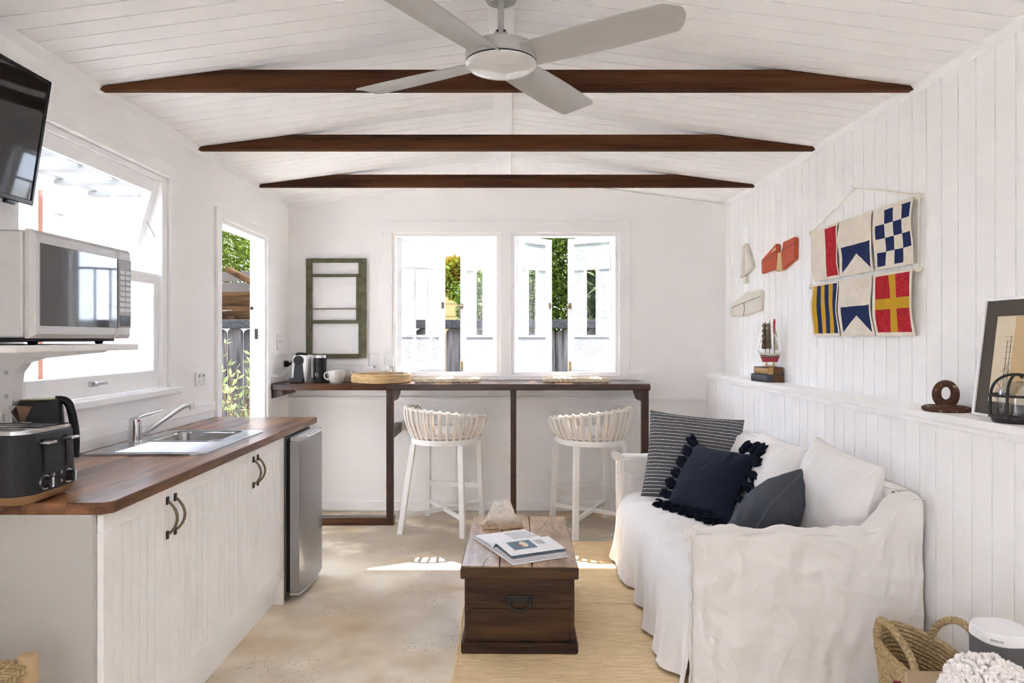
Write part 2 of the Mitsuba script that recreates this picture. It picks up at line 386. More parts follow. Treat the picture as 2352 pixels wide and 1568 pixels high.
# ================================================================== THE SETTING
XL, XR, YB, YR = -1.65, 1.65, 5.33, -2.0          # left, right, back (window) and rear walls
ZE, XRIDGE, ZRIDGE = 2.317, -0.02, 2.53            # eaves, ridge

struct('floor', bx(XL - 0.1, XR + 0.1, YR - 0.1, YB + 0.1, -0.12, 0.0, 0), 'm_concrete', 'worn polished concrete floor with tan and grey patches')

def wall_poly(y0, y1, z0, z1, holes): return sbox(y0, z0, y1, z1).difference(sbox(0, 0, 0, 0) if not holes else __import__('shapely').union_all([sbox(*h) for h in holes]))
WY0, WY1, WZ0, WZ1 = 2.33, 3.42, 1.06, 2.07       # left window
DY0, DY1, DZ1 = 4.05, 4.82, 1.985                 # side door
lw = wall_poly(YR - 0.1, YB + 0.1, -0.1, ZE + 0.06, [(WY0, WZ0, WY1, WZ1), (DY0, -0.2, DY1, DZ1), (-1.75, -0.2, -0.72, 2.05)])  # last hole: unseen opening added behind the camera for fill light
struct('wall_left', extrude(lw, 'yz', XL - 0.10, XL), 'm_wall', 'smooth white painted side wall with window, door and an added unseen opening')
gable = Polygon([(XL - 0.1, -0.1), (XR + 0.1, -0.1), (XR + 0.1, ZE + 0.05), (XRIDGE, ZRIDGE + 0.05), (XL - 0.1, ZE + 0.05)])
BW = [(-0.862, -0.056), (0.036, 0.842)]; BZ0, BZ1 = 1.032, 2.092
bw = gable
for a, b in BW: bw = bw.difference(sbox(a, BZ0, b, BZ1))
struct('wall_back', extrude(bw, 'xz', YB, YB + 0.085), 'm_wall', 'white painted gable end wall behind the bar')
struct('wall_back_blocker', extrude(bw, 'xz', YB + 0.085, YB + 0.10), 'm_bounce_cut', 'unseen dark sheet added outside the gable wall to cut bounced light')  # added out of view to keep sunlit bounce off the fence
rear = gable
struct('wall_rear', extrude(rear, 'xz', YR - 0.1, YR), 'm_wall', 'plain white wall behind the camera')

# right wall: upper boards, and the lower boxed-out half under the ledge
struct('wall_right', bx(XR + 0.012, XR + 0.11, YR - 0.1, YB + 0.1, -0.1, ZE + 0.06, 0), 'm_groove_shade', 'white V-groove board wall above the ledge')
XLO = 1.515
struct('wall_right_lower', bx(XLO + 0.012, XR + 0.012, YR, YB, -0.1, 1.0, 0), 'm_groove_shade', 'white V-groove board dado wall below the ledge')
def board(length, width, thick=0.012, c=0.0010, gap=0.0042):
    """one V-groove board: length along x, width along y, its face at z = 0 looking down -z"""
    g = gap / 2
    prof = [(g, thick), (width - g, thick), (width - g, c), (width - g - c, 0), (g + c, 0), (g, c)]
    return hull([(x, y, z) for x in (0, length) for y, z in prof])
bu = board(ZE - 1.03, 0.0975)                       # turned so that length runs up and the face looks along -x
bl = board(0.985, 0.0965)
RU = np.array([[0, 0, 1, 0], [0, 1, 0, 0], [1, 0, 0, 0], [0, 0, 0, 1.0]])
def up(m): m = m.copy(); m.apply_transform(RU); m.invert(); return m
pu, pl_ = ply(up(bu), 'm_board'), ply(up(bl), 'm_board')
y = 2.774 - 0.0975 * 10
while y < YB - 0.02:
    w = min(0.0975, YB - y)
    d = pu if w > 0.097 else ply(up(board(ZE - 1.03, w)), 'm_board')
    part('wall_right', 'board', d, None, tw=T().translate([XR, y, 1.03])); y += 0.0975
struct('wall_right_near', bx(XR, XR + 0.012, YR, 2.774 - 0.0975 * 10, 1.03, ZE, 0), 'm_board', 'white board wall beside the camera')
y = 2.588 - 0.0965 * 10
y0l = y
while y < YB - 0.02:
    w = min(0.0965, YB - y)
    d = pl_ if w > 0.096 else ply(up(board(0.985, w)), 'm_board')
    part('wall_right_lower', 'board', d, None, tw=T().translate([XLO, y, 0.015])); y += 0.0965
struct('wall_right_lower_near', bx(XLO, XLO + 0.012, YR, y0l, 0, 1.0, 0), 'm_board', 'white dado wall beside the camera')
struct('trim_1', cat(bx(1.50, XR, YR, YB, 1.012, 1.039, 0.004), bx(1.506, XR, YR, YB, 0.99, 1.012, 0.006)), 'm_trim', 'white painted ledge along the right wall with a small bead below')
struct('baseboard_right', bx(1.503, XLO, YR, YB, 0, 0.07, 0.003), 'm_trim', 'white skirting below the dado boards')

# ceiling: a backing sheet per slope, then boards laid from eaves to ridge
def slope(x0, x1, y0, y1, dz0, dz1):
    zz = lambda x: ZE + (ZRIDGE - ZE) * (1 - abs(x - XRIDGE) / abs((XR if x > XRIDGE else XL) - XRIDGE))
    return hull([(x, yy, zz(x) + d) for x in (x0, x1) for yy in (y0, y1) for d in (dz0, dz1)])
struct('ceiling', cat(slope(XL - 0.25, XRIDGE, YR - 0.15, YB + 0.27, 0.0135, 0.12), slope(XRIDGE, XR + 0.25, YR - 0.15, YB + 0.27, 0.0135, 0.12)), 'm_groove_shade', 'white board-lined gable ceiling')
struct('ceiling_near', cat(slope(XL, XRIDGE, YR, 1.79, 0, 0.0134), slope(XRIDGE, XR, YR, 1.79, 0, 0.0134)), 'm_ceiling', 'white ceiling lining above the camera')
CW = 0.0935
for side, xe in ((0, XL), (1, XR)):
    run = abs(xe - XRIDGE); L = math.hypot(run, ZRIDGE - ZE); ang = math.atan2(ZRIDGE - ZE, run)
    cb = board(L, CW, 0.012, 0.0010, 0.0050)
    if side: R = M4((-math.cos(ang), 0, math.sin(ang)), (0, 1, 0), (-math.sin(ang), 0, -math.cos(ang)))
    else: R = M4((math.cos(ang), 0, math.sin(ang)), (0, 1, 0), (math.sin(ang), 0, -math.cos(ang)))
    R[:3, 2] *= -1
    cb.apply_transform(R)
    if np.linalg.det(R[:3, :3]) < 0: cb.invert()
    d = ply(cb, 'm_ceiling'); y = YB - CW
    while y > 1.79:
        part('ceiling', 'board', d, None, tw=T().translate([xe, y, ZE])); y -= CW
struct('trim_2', bx(XRIDGE - 0.05, XRIDGE + 0.05, YR, YB, ZRIDGE - 0.022, ZRIDGE - 0.001, 0.003), 'm_trim', 'flat white cover strip along the ridge of the ceiling')
for i, (xe, s) in enumerate(((XL, 1), (XR, -1))):
    prof = [(xe, ZE - 0.030), (xe, ZE + 0.004), (xe + s * 0.024, ZE + 0.007), (xe + s * 0.020, ZE - 0.003), (xe + s * 0.008, ZE - 0.018)]
    struct(f'trim_{3 + i}', extrude(Polygon(prof).buffer(0), 'xz', YR, YB), 'm_trim', ('narrow white cornice at the top of the left wall', 'narrow white cornice at the top of the right wall')[i])
gz = lambda x: ZE + (ZRIDGE - ZE) * (1 - abs(x - XRIDGE) / (XR - XRIDGE)) - 0.004
struct('trim_5', cat([hull([(xa, YB - d, gz(xa) - q) for xa in xs for d, q in ((0, 0), (0.018, 0), (0, 0.022))]) for xs in ((XL + 0.02, XRIDGE), (XRIDGE, XR - 0.02))]), 'm_trim', 'thin white bead along the gable')
struct('baseboard_back', bx(XL, XLO, YB - 0.016, YB, 0, 0.075, 0.003), 'm_trim', 'low white skirting under the bar')
struct('trim_6', bx(XL, XLO - 0.01, YB - 0.014, YB, 0.835, 0.862, 0.004), 'm_wall', 'white rail on the wall just below the bar')
struct('trim_7', cat(bx(XL + 0.012, -0.94, YB - 0.022, YB, 0.985, 1.03, 0.003), bx(XL, XL + 0.02, 4.92, YB, 0.985, 1.03, 0.003)), 'm_trim', 'low white upstand at the back of the bar, left end')
struct('trim_8', bx(0.931, 1.03, YB - 0.022, YB, 0.985, 1.035, 0.003), 'm_trim', 'short white upstand at the back of the bar, right end')
struct('trim_9', bx(XL, XL + 0.010, 1.9, 3.97, 0.90, 0.945, 0.002), 'm_trim', 'white splash strip behind the worktop')

# tie beams
for i, yb in enumerate((2.84, 3.745, 4.66)):
    zt, zb = 2.384, 2.302
    xt = lambda z, s: XRIDGE + s * (XR - XRIDGE if s > 0 else XRIDGE - XL) * (1 - (z - ZE) / (ZRIDGE - ZE))
    poly = [(XL + 0.004, zb), (XR - 0.004, zb), (XR - 0.004, ZE - 0.001), (xt(zt, 1), zt - 0.001), (xt(zt, -1), zt - 0.001), (XL + 0.004, ZE - 0.001)]
    solo('ceiling_beam', chamfer_extrude(poly, 'xz', yb, yb + 0.042, 0.003), 'm_beam_wood',
         ('dark timber tie beam nearest the ceiling fan', 'brown timber tie beam, middle one of the three', 'brown timber tie beam closest to the window wall')[i], 'beam', group='timber tie beams under the ceiling')

# ------------------------------------------------------------------ left window
used.add('window_1'); labels['window_1'] = {'label': 'white timber window above the sink, top sash hinged open', 'kind': 'structure'}
W = 'window_1'
part(W, 'casing', cat(bx(XL, XL + 0.02, WY1 + 0.005, WY1 + 0.075, 1.03, 2.135, 0.004), bx(XL, XL + 0.02, WY0 - 0.08, WY0 - 0.005, 1.03, 2.135, 0.004), bx(XL, XL + 0.024, WY0 - 0.08, WY1 + 0.075, 2.075, 2.14, 0.004)), 'm_trim')
part(W, 'jamb', cat(bx(XL - 0.10, XL + 0.004, WY1 - 0.05, WY1 + 0.004, WZ0, WZ1, 0.002), bx(XL - 0.10, XL + 0.004, WY0 - 0.004, WY0 + 0.05, WZ0, WZ1, 0.002), bx(XL - 0.10, XL + 0.004, WY0, WY1, WZ1 - 0.022, WZ1 + 0.003, 0.002)), 'm_trim')
part(W, 'sill', bx(XL - 0.13, XL + 0.045, WY0 - 0.09, WY1 + 0.085, 1.03, 1.062, 0.005), 'm_trim')
sy0, sy1 = WY0 + 0.055, WY1 - 0.055
def sash(z0, z1, st=0.045, top=0.05, bot=0.07, d=0.036):
    fr = cat(bx(-d, 0, sy0, sy0 + st, z0, z1, 0.003), bx(-d, 0, sy1 - st, sy1, z0, z1, 0.003), bx(-d, 0, sy0 + st, sy1 - st, z1 - top, z1, 0.003), bx(-d, 0, sy0 + st, sy1 - st, z0, z0 + bot, 0.003))
    pane = bx(-d / 2, -d / 2 + 0.0005, sy0 + st - 0.004, sy1 - st + 0.004, z0 + bot - 0.004, z1 - top + 0.004, 0)
    return fr, pane
def pane_sheet(c, u, v):
    """a single sheet of glass from one corner and two edges"""
    c, u, v = (np.asarray(q, float) for q in (c, u, v))
    return trimesh.Trimesh([c, c + u, c + u + v, c + v], [[0, 1, 2], [0, 2, 3]], process=False)
fr, _ = sash(1.066, 1.605, bot=0.085)
lo = part(W, 'lower_sash', move(fr, (XL - 0.012, 0, 0)), 'm_trim')
part(lo, 'pane', pane_sheet((XL - 0.03, sy0 + 0.04, 1.147), (0, sy1 - sy0 - 0.08, 0), (0, 0, 0.412)), 'm_pane')
lk = cat(rbox(XL - 0.012, XL - 0.002, 2.80, 2.86, 1.105, 1.130, 0.004), cyl((XL - 0.004, 2.83, 1.118), (XL + 0.014, 2.83, 1.118), 0.008), rbox(XL + 0.006, XL + 0.014, 2.825, 2.895, 1.112, 1.126, 0.003))
part(W, 'latch', lk, 'm_steel', 30)
fr, _ = sash(1.615, 2.046, top=0.06, bot=0.05)
tilt = trimesh.transformations.rotation_matrix(math.radians(16), [0, 1, 0], [0, 0, 2.046])
pn = pane_sheet((-0.018, sy0 + 0.04, 1.66), (0, sy1 - sy0 - 0.08, 0), (0, 0, 0.33))
for m in (fr, pn): m.apply_transform(tilt); m.apply_translation((XL - 0.006, 0, 0))
us = part(W, 'upper_sash', fr, 'm_trim'); part(us, 'pane', pn, 'm_pane')
part(W, 'stay', tube([(XL - 0.02, 3.35, 1.78), (XL - 0.085, 3.352, 1.90)], 0.0025, 6), 'm_steel')

# ------------------------------------------------------------------ back casements
GL = {'h': 'm_hammered', 'c': 'm_pane'}
def casement(W, hx, hy, sgn, ang, furniture):
    """one casement leaf: hinge at (hx, hy), width towards sgn, swung out by ang degrees"""
    wl, z0, z1, d = 0.398, 1.036, 2.088, 0.034
    ca, sa = math.cos(math.radians(ang)), math.sin(math.radians(ang))
    R = M4((sgn * ca, sa, 0), (-sgn * sa * sgn, ca, 0) if sgn > 0 else (sa, ca, 0), (0, 0, 1), (hx, hy, 0))
    def tf(m):
        m = m.copy(); m.apply_transform(R)
        if np.linalg.det(R[:3, :3]) < 0: m.invert()
        return m
    s, b = 0.042, 0.018
    zb1, zb2, zt = 1.318, 1.845, z1 - 0.044
    zl = z0 + 0.062
    fr = cat(bx(0, s, 0, d, z0, z1, 0.003), bx(wl - s, wl, 0, d, z0, z1, 0.003), bx(s, wl - s, 0, d, zt, z1, 0.003), bx(s, wl - s, 0, d, z0, zl, 0.003))
    lf = part(W, 'casement', tf(fr), 'm_trim')
    iw = wl - 2 * s; x1, x2 = s + iw * 0.335, s + iw * 0.665
    part(lf, 'glazing_bar', tf(cat(bx(s, wl - s, 0.004, d - 0.004, zb2 - b / 2, zb2 + b / 2, 0.003), bx(s, wl - s, 0.004, d - 0.004, zb1 - b / 2, zb1 + b / 2, 0.003),
                                   bx(x1 - b / 2, x1 + b / 2, 0.004, d - 0.004, zb1, zb2, 0.003), bx(x2 - b / 2, x2 + b / 2, 0.004, d - 0.004, zb1, zb2, 0.003))), 'm_trim')
    for (a0, a1, c0, c1, g) in ((s, wl - s, zb2, zt, 'h'), (s, x1, zb1, zb2, 'h'), (x1, x2, zb1, zb2, 'c'), (x2, wl - s, zb1, zb2, 'h'), (s, wl - s, zl, zb1, 'h')):
        m = tf(pane_sheet((a0, d / 2, c0), (a1 - a0, 0, 0), (0, 0, c1 - c0)))
        uv = np.array([(a0, c0), (a1, c0), (a1, c1), (a0, c1)]) + (hx * 3.1, 0)
        part(lf, 'pane', m, GL[g], uv=uv, label='clear glass pane' if g == 'c' else 'hammered obscure glass pane')
    if 'catch' in furniture:
        h = cat(rbox(wl - 0.032, wl - 0.014, -0.010, 0.001, 1.535, 1.585, 0.004), cyl((wl - 0.023, -0.018, 1.56), (wl - 0.023, 0, 1.56), 0.007, 12))
        part(lf, 'catch', tf(h), 'm_bronze', 30)
    if 'handle' in furniture:
        h = cat(rbox(wl - 0.034, wl - 0.012, -0.010, 0.001, 1.535, 1.580, 0.004), tube([(wl - 0.045, -0.016, 1.56), (wl - 0.005, -0.018, 1.56), (wl + 0.004, -0.018, 1.545)], 0.006, 8), tube([(wl - 0.012, -0.018, 1.55), (wl - 0.008, -0.02, 1.50), (wl - 0.010, -0.02, 1.475)], [0.006, 0.004, 0.006], 8))
        part(lf, 'handle', tf(h), 'm_bronze', 30)
    if 'bolt' in furniture:
        h = cat(rbox(wl - 0.030, wl - 0.012, -0.004, 0.001, 1.045, 1.115, 0.002), cyl((wl - 0.021, -0.008, 1.04), (wl - 0.021, -0.008, 1.12), 0.005, 10), ico(0.008, (wl - 0.021, -0.009, 1.105), 2))
        part(lf, 'bolt', tf(h), 'm_brass', 30)
for i, (a, b) in enumerate(BW):
    W = f'window_{2 + i}'; used.add(W)
    labels[W] = {'label': ('white casement window above the bar, left of the pair, both leaves swung out', 'white casement window above the bar, right of the pair, both leaves swung out')[i], 'kind': 'structure'}
    fw = 0.022
    part(W, 'frame', cat(bx(a, a + fw, YB + 0.005, YB + 0.10, BZ0, BZ1, 0.002), bx(b - fw, b, YB + 0.005, YB + 0.10, BZ0, BZ1, 0.002), bx(a + fw, b - fw, YB + 0.005, YB + 0.10, BZ1 - 0.02, BZ1, 0.002), bx(a + fw, b - fw, YB + 0.002, YB + 0.12, BZ0 - 0.004, BZ0 + 0.012, 0.002)), 'm_trim')
    l, r = ((27, 42), (40, 32))[i]
    casement(W, a + fw, YB + 0.06, 1, l, ['catch'])
    casement(W, b - fw, YB + 0.06, -1, r, ['handle', 'bolt'])
struct('trim_10', cat(bx(-0.945, 0.931, YB - 0.010, YB, 2.098, 2.187, 0.003), bx(-0.945, -0.868, YB - 0.010, YB, 1.02, 2.098, 0.003), bx(0.848, 0.931, YB - 0.010, YB, 1.02, 2.098, 0.003), bx(-0.050, 0.030, YB - 0.012, YB, 1.02, 2.098, 0.003), bx(-0.945, 0.931, YB - 0.012, YB, 0.985, 1.024, 0.003)), 'm_trim', 'white architrave round the pair of windows')

# ------------------------------------------------------------------ side door
used.add('door_1'); labels['door_1'] = {'label': 'white side door standing wide open onto the garden', 'kind': 'structure'}
D = 'door_1'
part(D, 'casing', cat(bx(XL, XL + 0.018, DY0 - 0.068, DY0 - 0.004, 0, 2.04, 0.003), bx(XL, XL + 0.018, DY1 + 0.004, DY1 + 0.075, 0, 2.04, 0.003), bx(XL, XL + 0.018, DY0 - 0.068, DY1 + 0.075, DZ1 + 0.004, 2.045, 0.003)), 'm_trim')
part(D, 'jamb', cat(bx(XL - 0.10, XL + 0.003, DY0 - 0.004, DY0 + 0.018, 0, DZ1, 0.002), bx(XL - 0.10, XL + 0.003, DY1 - 0.018, DY1 + 0.004, 0, DZ1, 0.002), bx(XL - 0.10, XL + 0.003, DY0, DY1, DZ1 - 0.018, DZ1 + 0.004, 0.002)), 'm_trim')
part(D, 'leaf', bx(XL - 0.86, XL - 0.125, DY0 - 0.05, DY0 - 0.012, 0.01, 1.962, 0.003), 'm_trim')
part(D, 'strike_plate', cat(rbox(XL - 0.066, XL - 0.044, DY1 - 0.022, DY1 - 0.0175, 1.295, 1.365, 0.002), bx(XL - 0.060, XL - 0.050, DY1 - 0.0235, DY1 - 0.018, 1.315, 1.352, 0.001)), 'm_iron', 30)
part(D, 'bolt_hole', cyl((XL - 0.086, DY1 - 0.0205, 1.505), (XL - 0.086, DY1 - 0.017, 1.505), 0.011, 14), 'm_black_plastic', 30)

# ================================================================== KITCHEN SIDE
# worktop
WT = 0.86
wpoly = [(XL + 0.011, 1.886), (-1.085, 1.886), (-1.062, 1.909), (-1.062, 3.945), (-1.066, 3.95), (XL + 0.011, 3.95)]
SX0, SX1, SY0, SY1 = -1.605, -1.145, 2.64, 3.355      # sink outline
bowl = sbox(-1.53, 2.99, -1.225, 3.305).buffer(-0.05).buffer(0.05)
def plate(poly, z0, z1, c):
    a = extrude(poly.buffer(-c), 'xy', z0, z1); b = extrude(poly, 'xy', z0 + c, z1 - c); return cat(a, b)
worktop_k = solo('worktop', plate(Polygon(wpoly).difference(bowl.buffer(0.004)), WT - 0.032, WT, 0.0025), 'm_worktop', 'polished reddish timber kitchen worktop with a clipped front corner', 'worktop')

# cabinet run
CX, CY0, CY1 = -1.09, 1.903, 3.455
cab = thing('base_cabinet', 'white kitchen base cabinet with four grooved doors under the timber worktop', 'cabinet')
part(cab, 'carcass', cat(bx(XL + 0.005, CX - 0.019, 1.906, 3.44, 0.125, 0.26, 0.001), bx(XL + 0.005, CX - 0.019, 1.906, 2.9, 0.25, 0.80, 0.001), bx(XL + 0.005, CX - 0.019, 3.40, 3.44, 0.2, 0.828, 0.001)), 'm_cabinet')
part(cab, 'end_panel', bx(XL + 0.003, CX - 0.0183, 1.888, 1.906, 0.0, 0.828, 0.001), 'm_end_panel_shade', label='end panel with its shade put into a grey colour')
part(cab, 'end_panel', bx(XL + 0.003, CX - 0.002, 3.442, 3.458, 0.0, 0.828, 0.002), 'm_cabinet')
part(cab, 'kickboard', bx(CX - 0.066, CX - 0.05, 1.906, 3.441, 0.0, 0.127, 0.002), 'm_cabinet')
dw = (CY1 - CY0 - 0.016) / 4
def cab_door(k):
    y0 = CY0 + 0.002 + k * dw; y1 = y0 + dw - 0.003; z0, z1 = 0.13, 0.824
    d = part(cab, 'door', bx(CX - 0.018, CX - 0.010, y0 + 0.03, y1 - 0.03, z0 + 0.03, z1 - 0.03, 0.001), 'm_cabinet')
    st = 0.052
    part(d, 'rail', cat(bx(CX - 0.018, CX, y0, y1, z1 - st, z1, 0.0022)), 'm_cabinet')
    part(d, 'rail', cat(bx(CX - 0.018, CX, y0, y1, z0, z0 + st + 0.012, 0.0022)), 'm_cabinet')
    for s0, s1 in ((y0, y0 + st), (y1 - st, y1)): part(d, 'stile', bx(CX - 0.018, CX, s0, s1, z0 + st + 0.0115, z1 - st + 0.0005, 0.0022), 'm_cabinet')
    nb = 6; bw_ = (y1 - y0 - 2 * st) / nb
    b0 = ply(bx(-0.006, 0.003, 0.0016, bw_ - 0.0016, 0, z1 - z0 - 2 * st - 0.012, 0.0006), 'm_cabinet')
    for q in range(nb): part(d, 'board', b0, None, tw=T().translate([CX - 0.0035, y0 + st + q * bw_, z0 + st + 0.012]))
    hy = (y1 - 0.025) if k % 2 == 0 else (y0 + 0.025)
    arc = [(CX + 0.032 * math.sin(math.pi * t) ** 0.7 + 0.002, hy, 0.778 - 0.106 * t) for t in np.linspace(0, 1, 21)]
    rr = [0.0042 + 0.0007 * (i % 2) * (3 < i < 17) for i in range(21)]
    feet = [rbox(CX - 0.001, CX + 0.006, hy - 0.007, hy + 0.007, zz - 0.013, zz + 0.013, 0.003) for zz in (0.780, 0.670)]
    h = part(d, 'handle', tube(arc, rr, 10), 'm_bronze', 40)
    for f_ in feet: part(cab, 'handle_plate', f_, 'm_iron', 40)
for k in range(4): cab_door(k)

# fridge
FY0, FY1, FX = 3.468, 3.905, -1.012
fr_ = thing('bar_fridge', 'grey metal bar fridge at the far end of the worktop beside the cabinet', 'fridge')
part(fr_, 'body', rbox(-1.60, FX - 0.075, FY0, FY1, 0.025, 0.812, 0.008), 'm_fridge_side', 30)
yy = np.linspace(FY0 + 0.004, FY1 - 0.004, 21)
bulge = [(FX - 0.012 + 0.022 * math.cos((q - (FY0 + FY1) / 2) / (FY1 - FY0) * math.pi) ** 0.6 * 0.8, q) if abs(q - (FY0 + FY1) / 2) < (FY1 - FY0) / 2 - 0.002 else (FX - 0.014, q) for q in yy]
dp = Polygon([(FX - 0.055, FY0 + 0.004)] + bulge + [(FX - 0.055, FY1 - 0.004)])
dr_ = part(fr_, 'door', cat(extrude(dp.buffer(-0.003), 'xy', 0.045, 0.795), extrude(dp, 'xy', 0.049, 0.791)), 'm_fridge_steel', 25)
part(fr_, 'gasket', bx(FX - 0.076, FX - 0.054, FY0 + 0.012, FY1 - 0.012, 0.05, 0.79, 0.002), 'm_black_plastic')
part(dr_, 'top_trim', cat(extrude(dp.buffer(-0.001), 'xy', 0.795, 0.812), extrude(dp.buffer(-0.012), 'xy', 0.811, 0.817)), 'm_silver', 25)
part(dr_, 'pull', bx(FX - 0.012, FX + 0.006, FY0 + 0.10, FY1 - 0.06, 0.796, 0.806, 0.003), 'm_chrome')
part(dr_, 'bottom_trim', extrude(dp.buffer(0.001), 'xy', 0.036, 0.047), 'm_silver', 25)
part(fr_, 'foot', cat(*[cyl((FX - 0.12, q, 0.0), (FX - 0.12, q, 0.03), 0.016, 12) for q in (FY0 + 0.04, FY1 - 0.04)], *[cyl((-1.55, q, 0.0), (-1.55, q, 0.03), 0.016, 12) for q in (FY0 + 0.04, FY1 - 0.04)]), 'm_black_plastic', 30)

# sink
sk = thing('sink', 'stainless steel sink with a ribbed drainer set into the worktop', 'sink')
so = sbox(SX0, SY0, SX1, SY1).buffer(-0.05).buffer(0.05)
dz = WT + 0.0005
part(sk, 'deck', cat(extrude(so.difference(bowl), 'xy', dz, dz + 0.0035), extrude(so.buffer(-0.012).difference(bowl.buffer(0.012)).difference(sbox(-1.49, 2.685, -1.17, 2.955).buffer(0.0)), 'xy', dz, dz + 0.0055),
                     extrude(bowl.buffer(0.012).difference(bowl.buffer(-0.001)), 'xy', dz, dz + 0.008)), 'm_steel', 25)
ring = lambda g, z, n=64: np.array([(*np.array(g.exterior.interpolate(t, normalized=True).coords[0]), z) for t in np.linspace(0, 1, n, endpoint=False)])
levels = [(bowl, dz + 0.004), (bowl.buffer(-0.006), dz - 0.012), (bowl.buffer(-0.014), WT - 0.13), (bowl.buffer(-0.03), WT - 0.148), (bowl.buffer(-0.10), WT - 0.153)]
rv = np.vstack([ring(g, z) for g, z in levels] + [[[-1.378, 3.147, WT - 0.156]]]); rf = []
for i in range(len(levels) - 1):
    for j in range(64):
        A, B, C, D2 = i * 64 + j, i * 64 + (j + 1) % 64, (i + 1) * 64 + (j + 1) % 64, (i + 1) * 64 + j
        rf += [[A, B, C], [A, C, D2]]
rf += [[4 * 64 + j, 4 * 64 + (j + 1) % 64, len(rv) - 1] for j in range(64)]
part(sk, 'bowl', trimesh.Trimesh(rv, rf, process=False), 'm_bowl_steel_shade', 50)
rib = ply(rbox(0, 0.34, -0.005, 0.005, -0.004, 0.0045, 0.004), 'm_steel', 40)
for q in range(12):
    part(sk, 'drainer_rib', rib, None, tw=T().translate([-1.50, 2.70 + q * 0.0225, dz + 0.003]))
part(sk, 'waste', lathe([(0.0, 0.004), (0.018, 0.003), (0.038, 0.004), (0.042, 0.0)], 28, (-1.378, 3.147, WT - 0.155)), 'm_chrome', 40)

# tap
tp = thing('mixer_tap', 'chrome mixer tap with a long angled spout behind the sink', 'tap')
tx, ty = -1.566, 2.972
z0 = dz + 0.006
part(tp, 'body', lathe([(0, 0), (0.027, 0), (0.027, 0.004), (0.0245, 0.008), (0.0245, 0.070), (0.0235, 0.072), (0.0235, 0.092), (0.020, 0.098), (0, 0.099)], 32, (tx, ty, z0)), 'm_chrome', 40)
part(tp, 'lever', tube(spline([(tx, ty, z0 + 0.092), (tx + 0.022, ty + 0.006, z0 + 0.104), (tx + 0.055, ty + 0.014, z0 + 0.114), (tx + 0.105, ty + 0.028, z0 + 0.128)], 14), np.linspace(0.010, 0.0045, 14), 10, flat=0.6), 'm_chrome', 40)
part(tp, 'spout', tube(spline([(tx + 0.012, ty + 0.004, z0 + 0.016), (tx + 0.05, ty + 0.018, z0 + 0.044), (tx + 0.11, ty + 0.042, z0 + 0.092), (tx + 0.155, ty + 0.061, z0 + 0.127), (tx + 0.182, ty + 0.073, z0 + 0.143), (tx + 0.205, ty + 0.083, z0 + 0.147)], 30), 0.0085, 14), 'm_chrome', 40)
part(tp, 'nozzle', cyl((tx + 0.200, ty + 0.081, z0 + 0.148), (tx + 0.202, ty + 0.082, z0 + 0.126), 0.0105, 18), 'm_chrome', 40)
part(tp, 'hot_mark', ico(0.0045, (tx + 0.021, ty - 0.012, z0 + 0.088), 2), 'm_red_dot', True)

# toaster: front (levers) faces the room, +x
to = thing('toaster', 'matt black four-slice toaster with chrome top and timber base on the worktop', 'toaster')
TX, TY0, TY1 = -1.230, 1.800, 2.048
tzb = WT + 0.012
shell = sbox(-1.56, TY0, TX, TY1).buffer(-0.055).buffer(0.055)
def loft(levels, n=72):
    v = np.vstack([ring(g, z, n) for g, z in levels]); L_ = len(levels); f = []
    for i in range(L_ - 1):
        for j in range(n):
            A, B, C, E = i * n + j, i * n + (j + 1) % n, (i + 1) * n + (j + 1) % n, (i + 1) * n + j
            f += [[A, B, C], [A, C, E]]
    v = np.vstack([v, [[*np.array(levels[0][0].centroid.coords[0]), levels[0][1]], [*np.array(levels[-1][0].centroid.coords[0]), levels[-1][1]]]])
    f += [[len(v) - 2, (j + 1) % n, j] for j in range(n)] + [[len(v) - 1, (L_ - 1) * n + j, (L_ - 1) * n + (j + 1) % n] for j in range(n)]
    m = trimesh.Trimesh(v, f, process=False)
    if m.volume < 0: m.invert()
    return m
part(to, 'base', loft([(shell.buffer(-0.030), WT + 0.004), (shell.buffer(-0.012), WT + 0.010), (shell.buffer(-0.002), WT + 0.024), (shell.buffer(-0.0005), WT + 0.032)]), 'm_toaster_base', 35, label='timber base')
part(to, 'foot', cat(*[cyl((x, q, WT + 0.0003), (x, q, WT + 0.008), 0.012, 12) for x in (-1.50, -1.29) for q in (TY0 + 0.06, TY1 - 0.06)]), 'm_black_plastic', 30)
part(to, 'body', loft([(shell.buffer(-0.0015), WT + 0.0315), (shell, WT + 0.036), (shell.buffer(-0.002), WT + 0.12), (shell.buffer(-0.005), WT + 0.182), (shell.buffer(-0.009), WT + 0.190)]), 'm_charcoal_matt', 35)
tt = shell.buffer(-0.010)
slots = [sbox(-1.525, TY0 + 0.040 + a, -1.275, TY0 + 0.040 + a + 0.026) for a in (0, 0.044, 0.098, 0.142)]
tt2 = tt
for s in slots: tt2 = tt2.difference(s)
part(to, 'top', cat(extrude(tt2, 'xy', WT + 0.188, WT + 0.196), extrude(tt2.buffer(-0.004), 'xy', WT + 0.195, WT + 0.199)), 'm_chrome', 25, label='chrome slotted top')
part(to, 'slot', cat(*[bx(-1.525, -1.275, s.bounds[1], s.bounds[3], WT + 0.17, WT + 0.190, 0) for s in slots]), 'm_black_plastic')
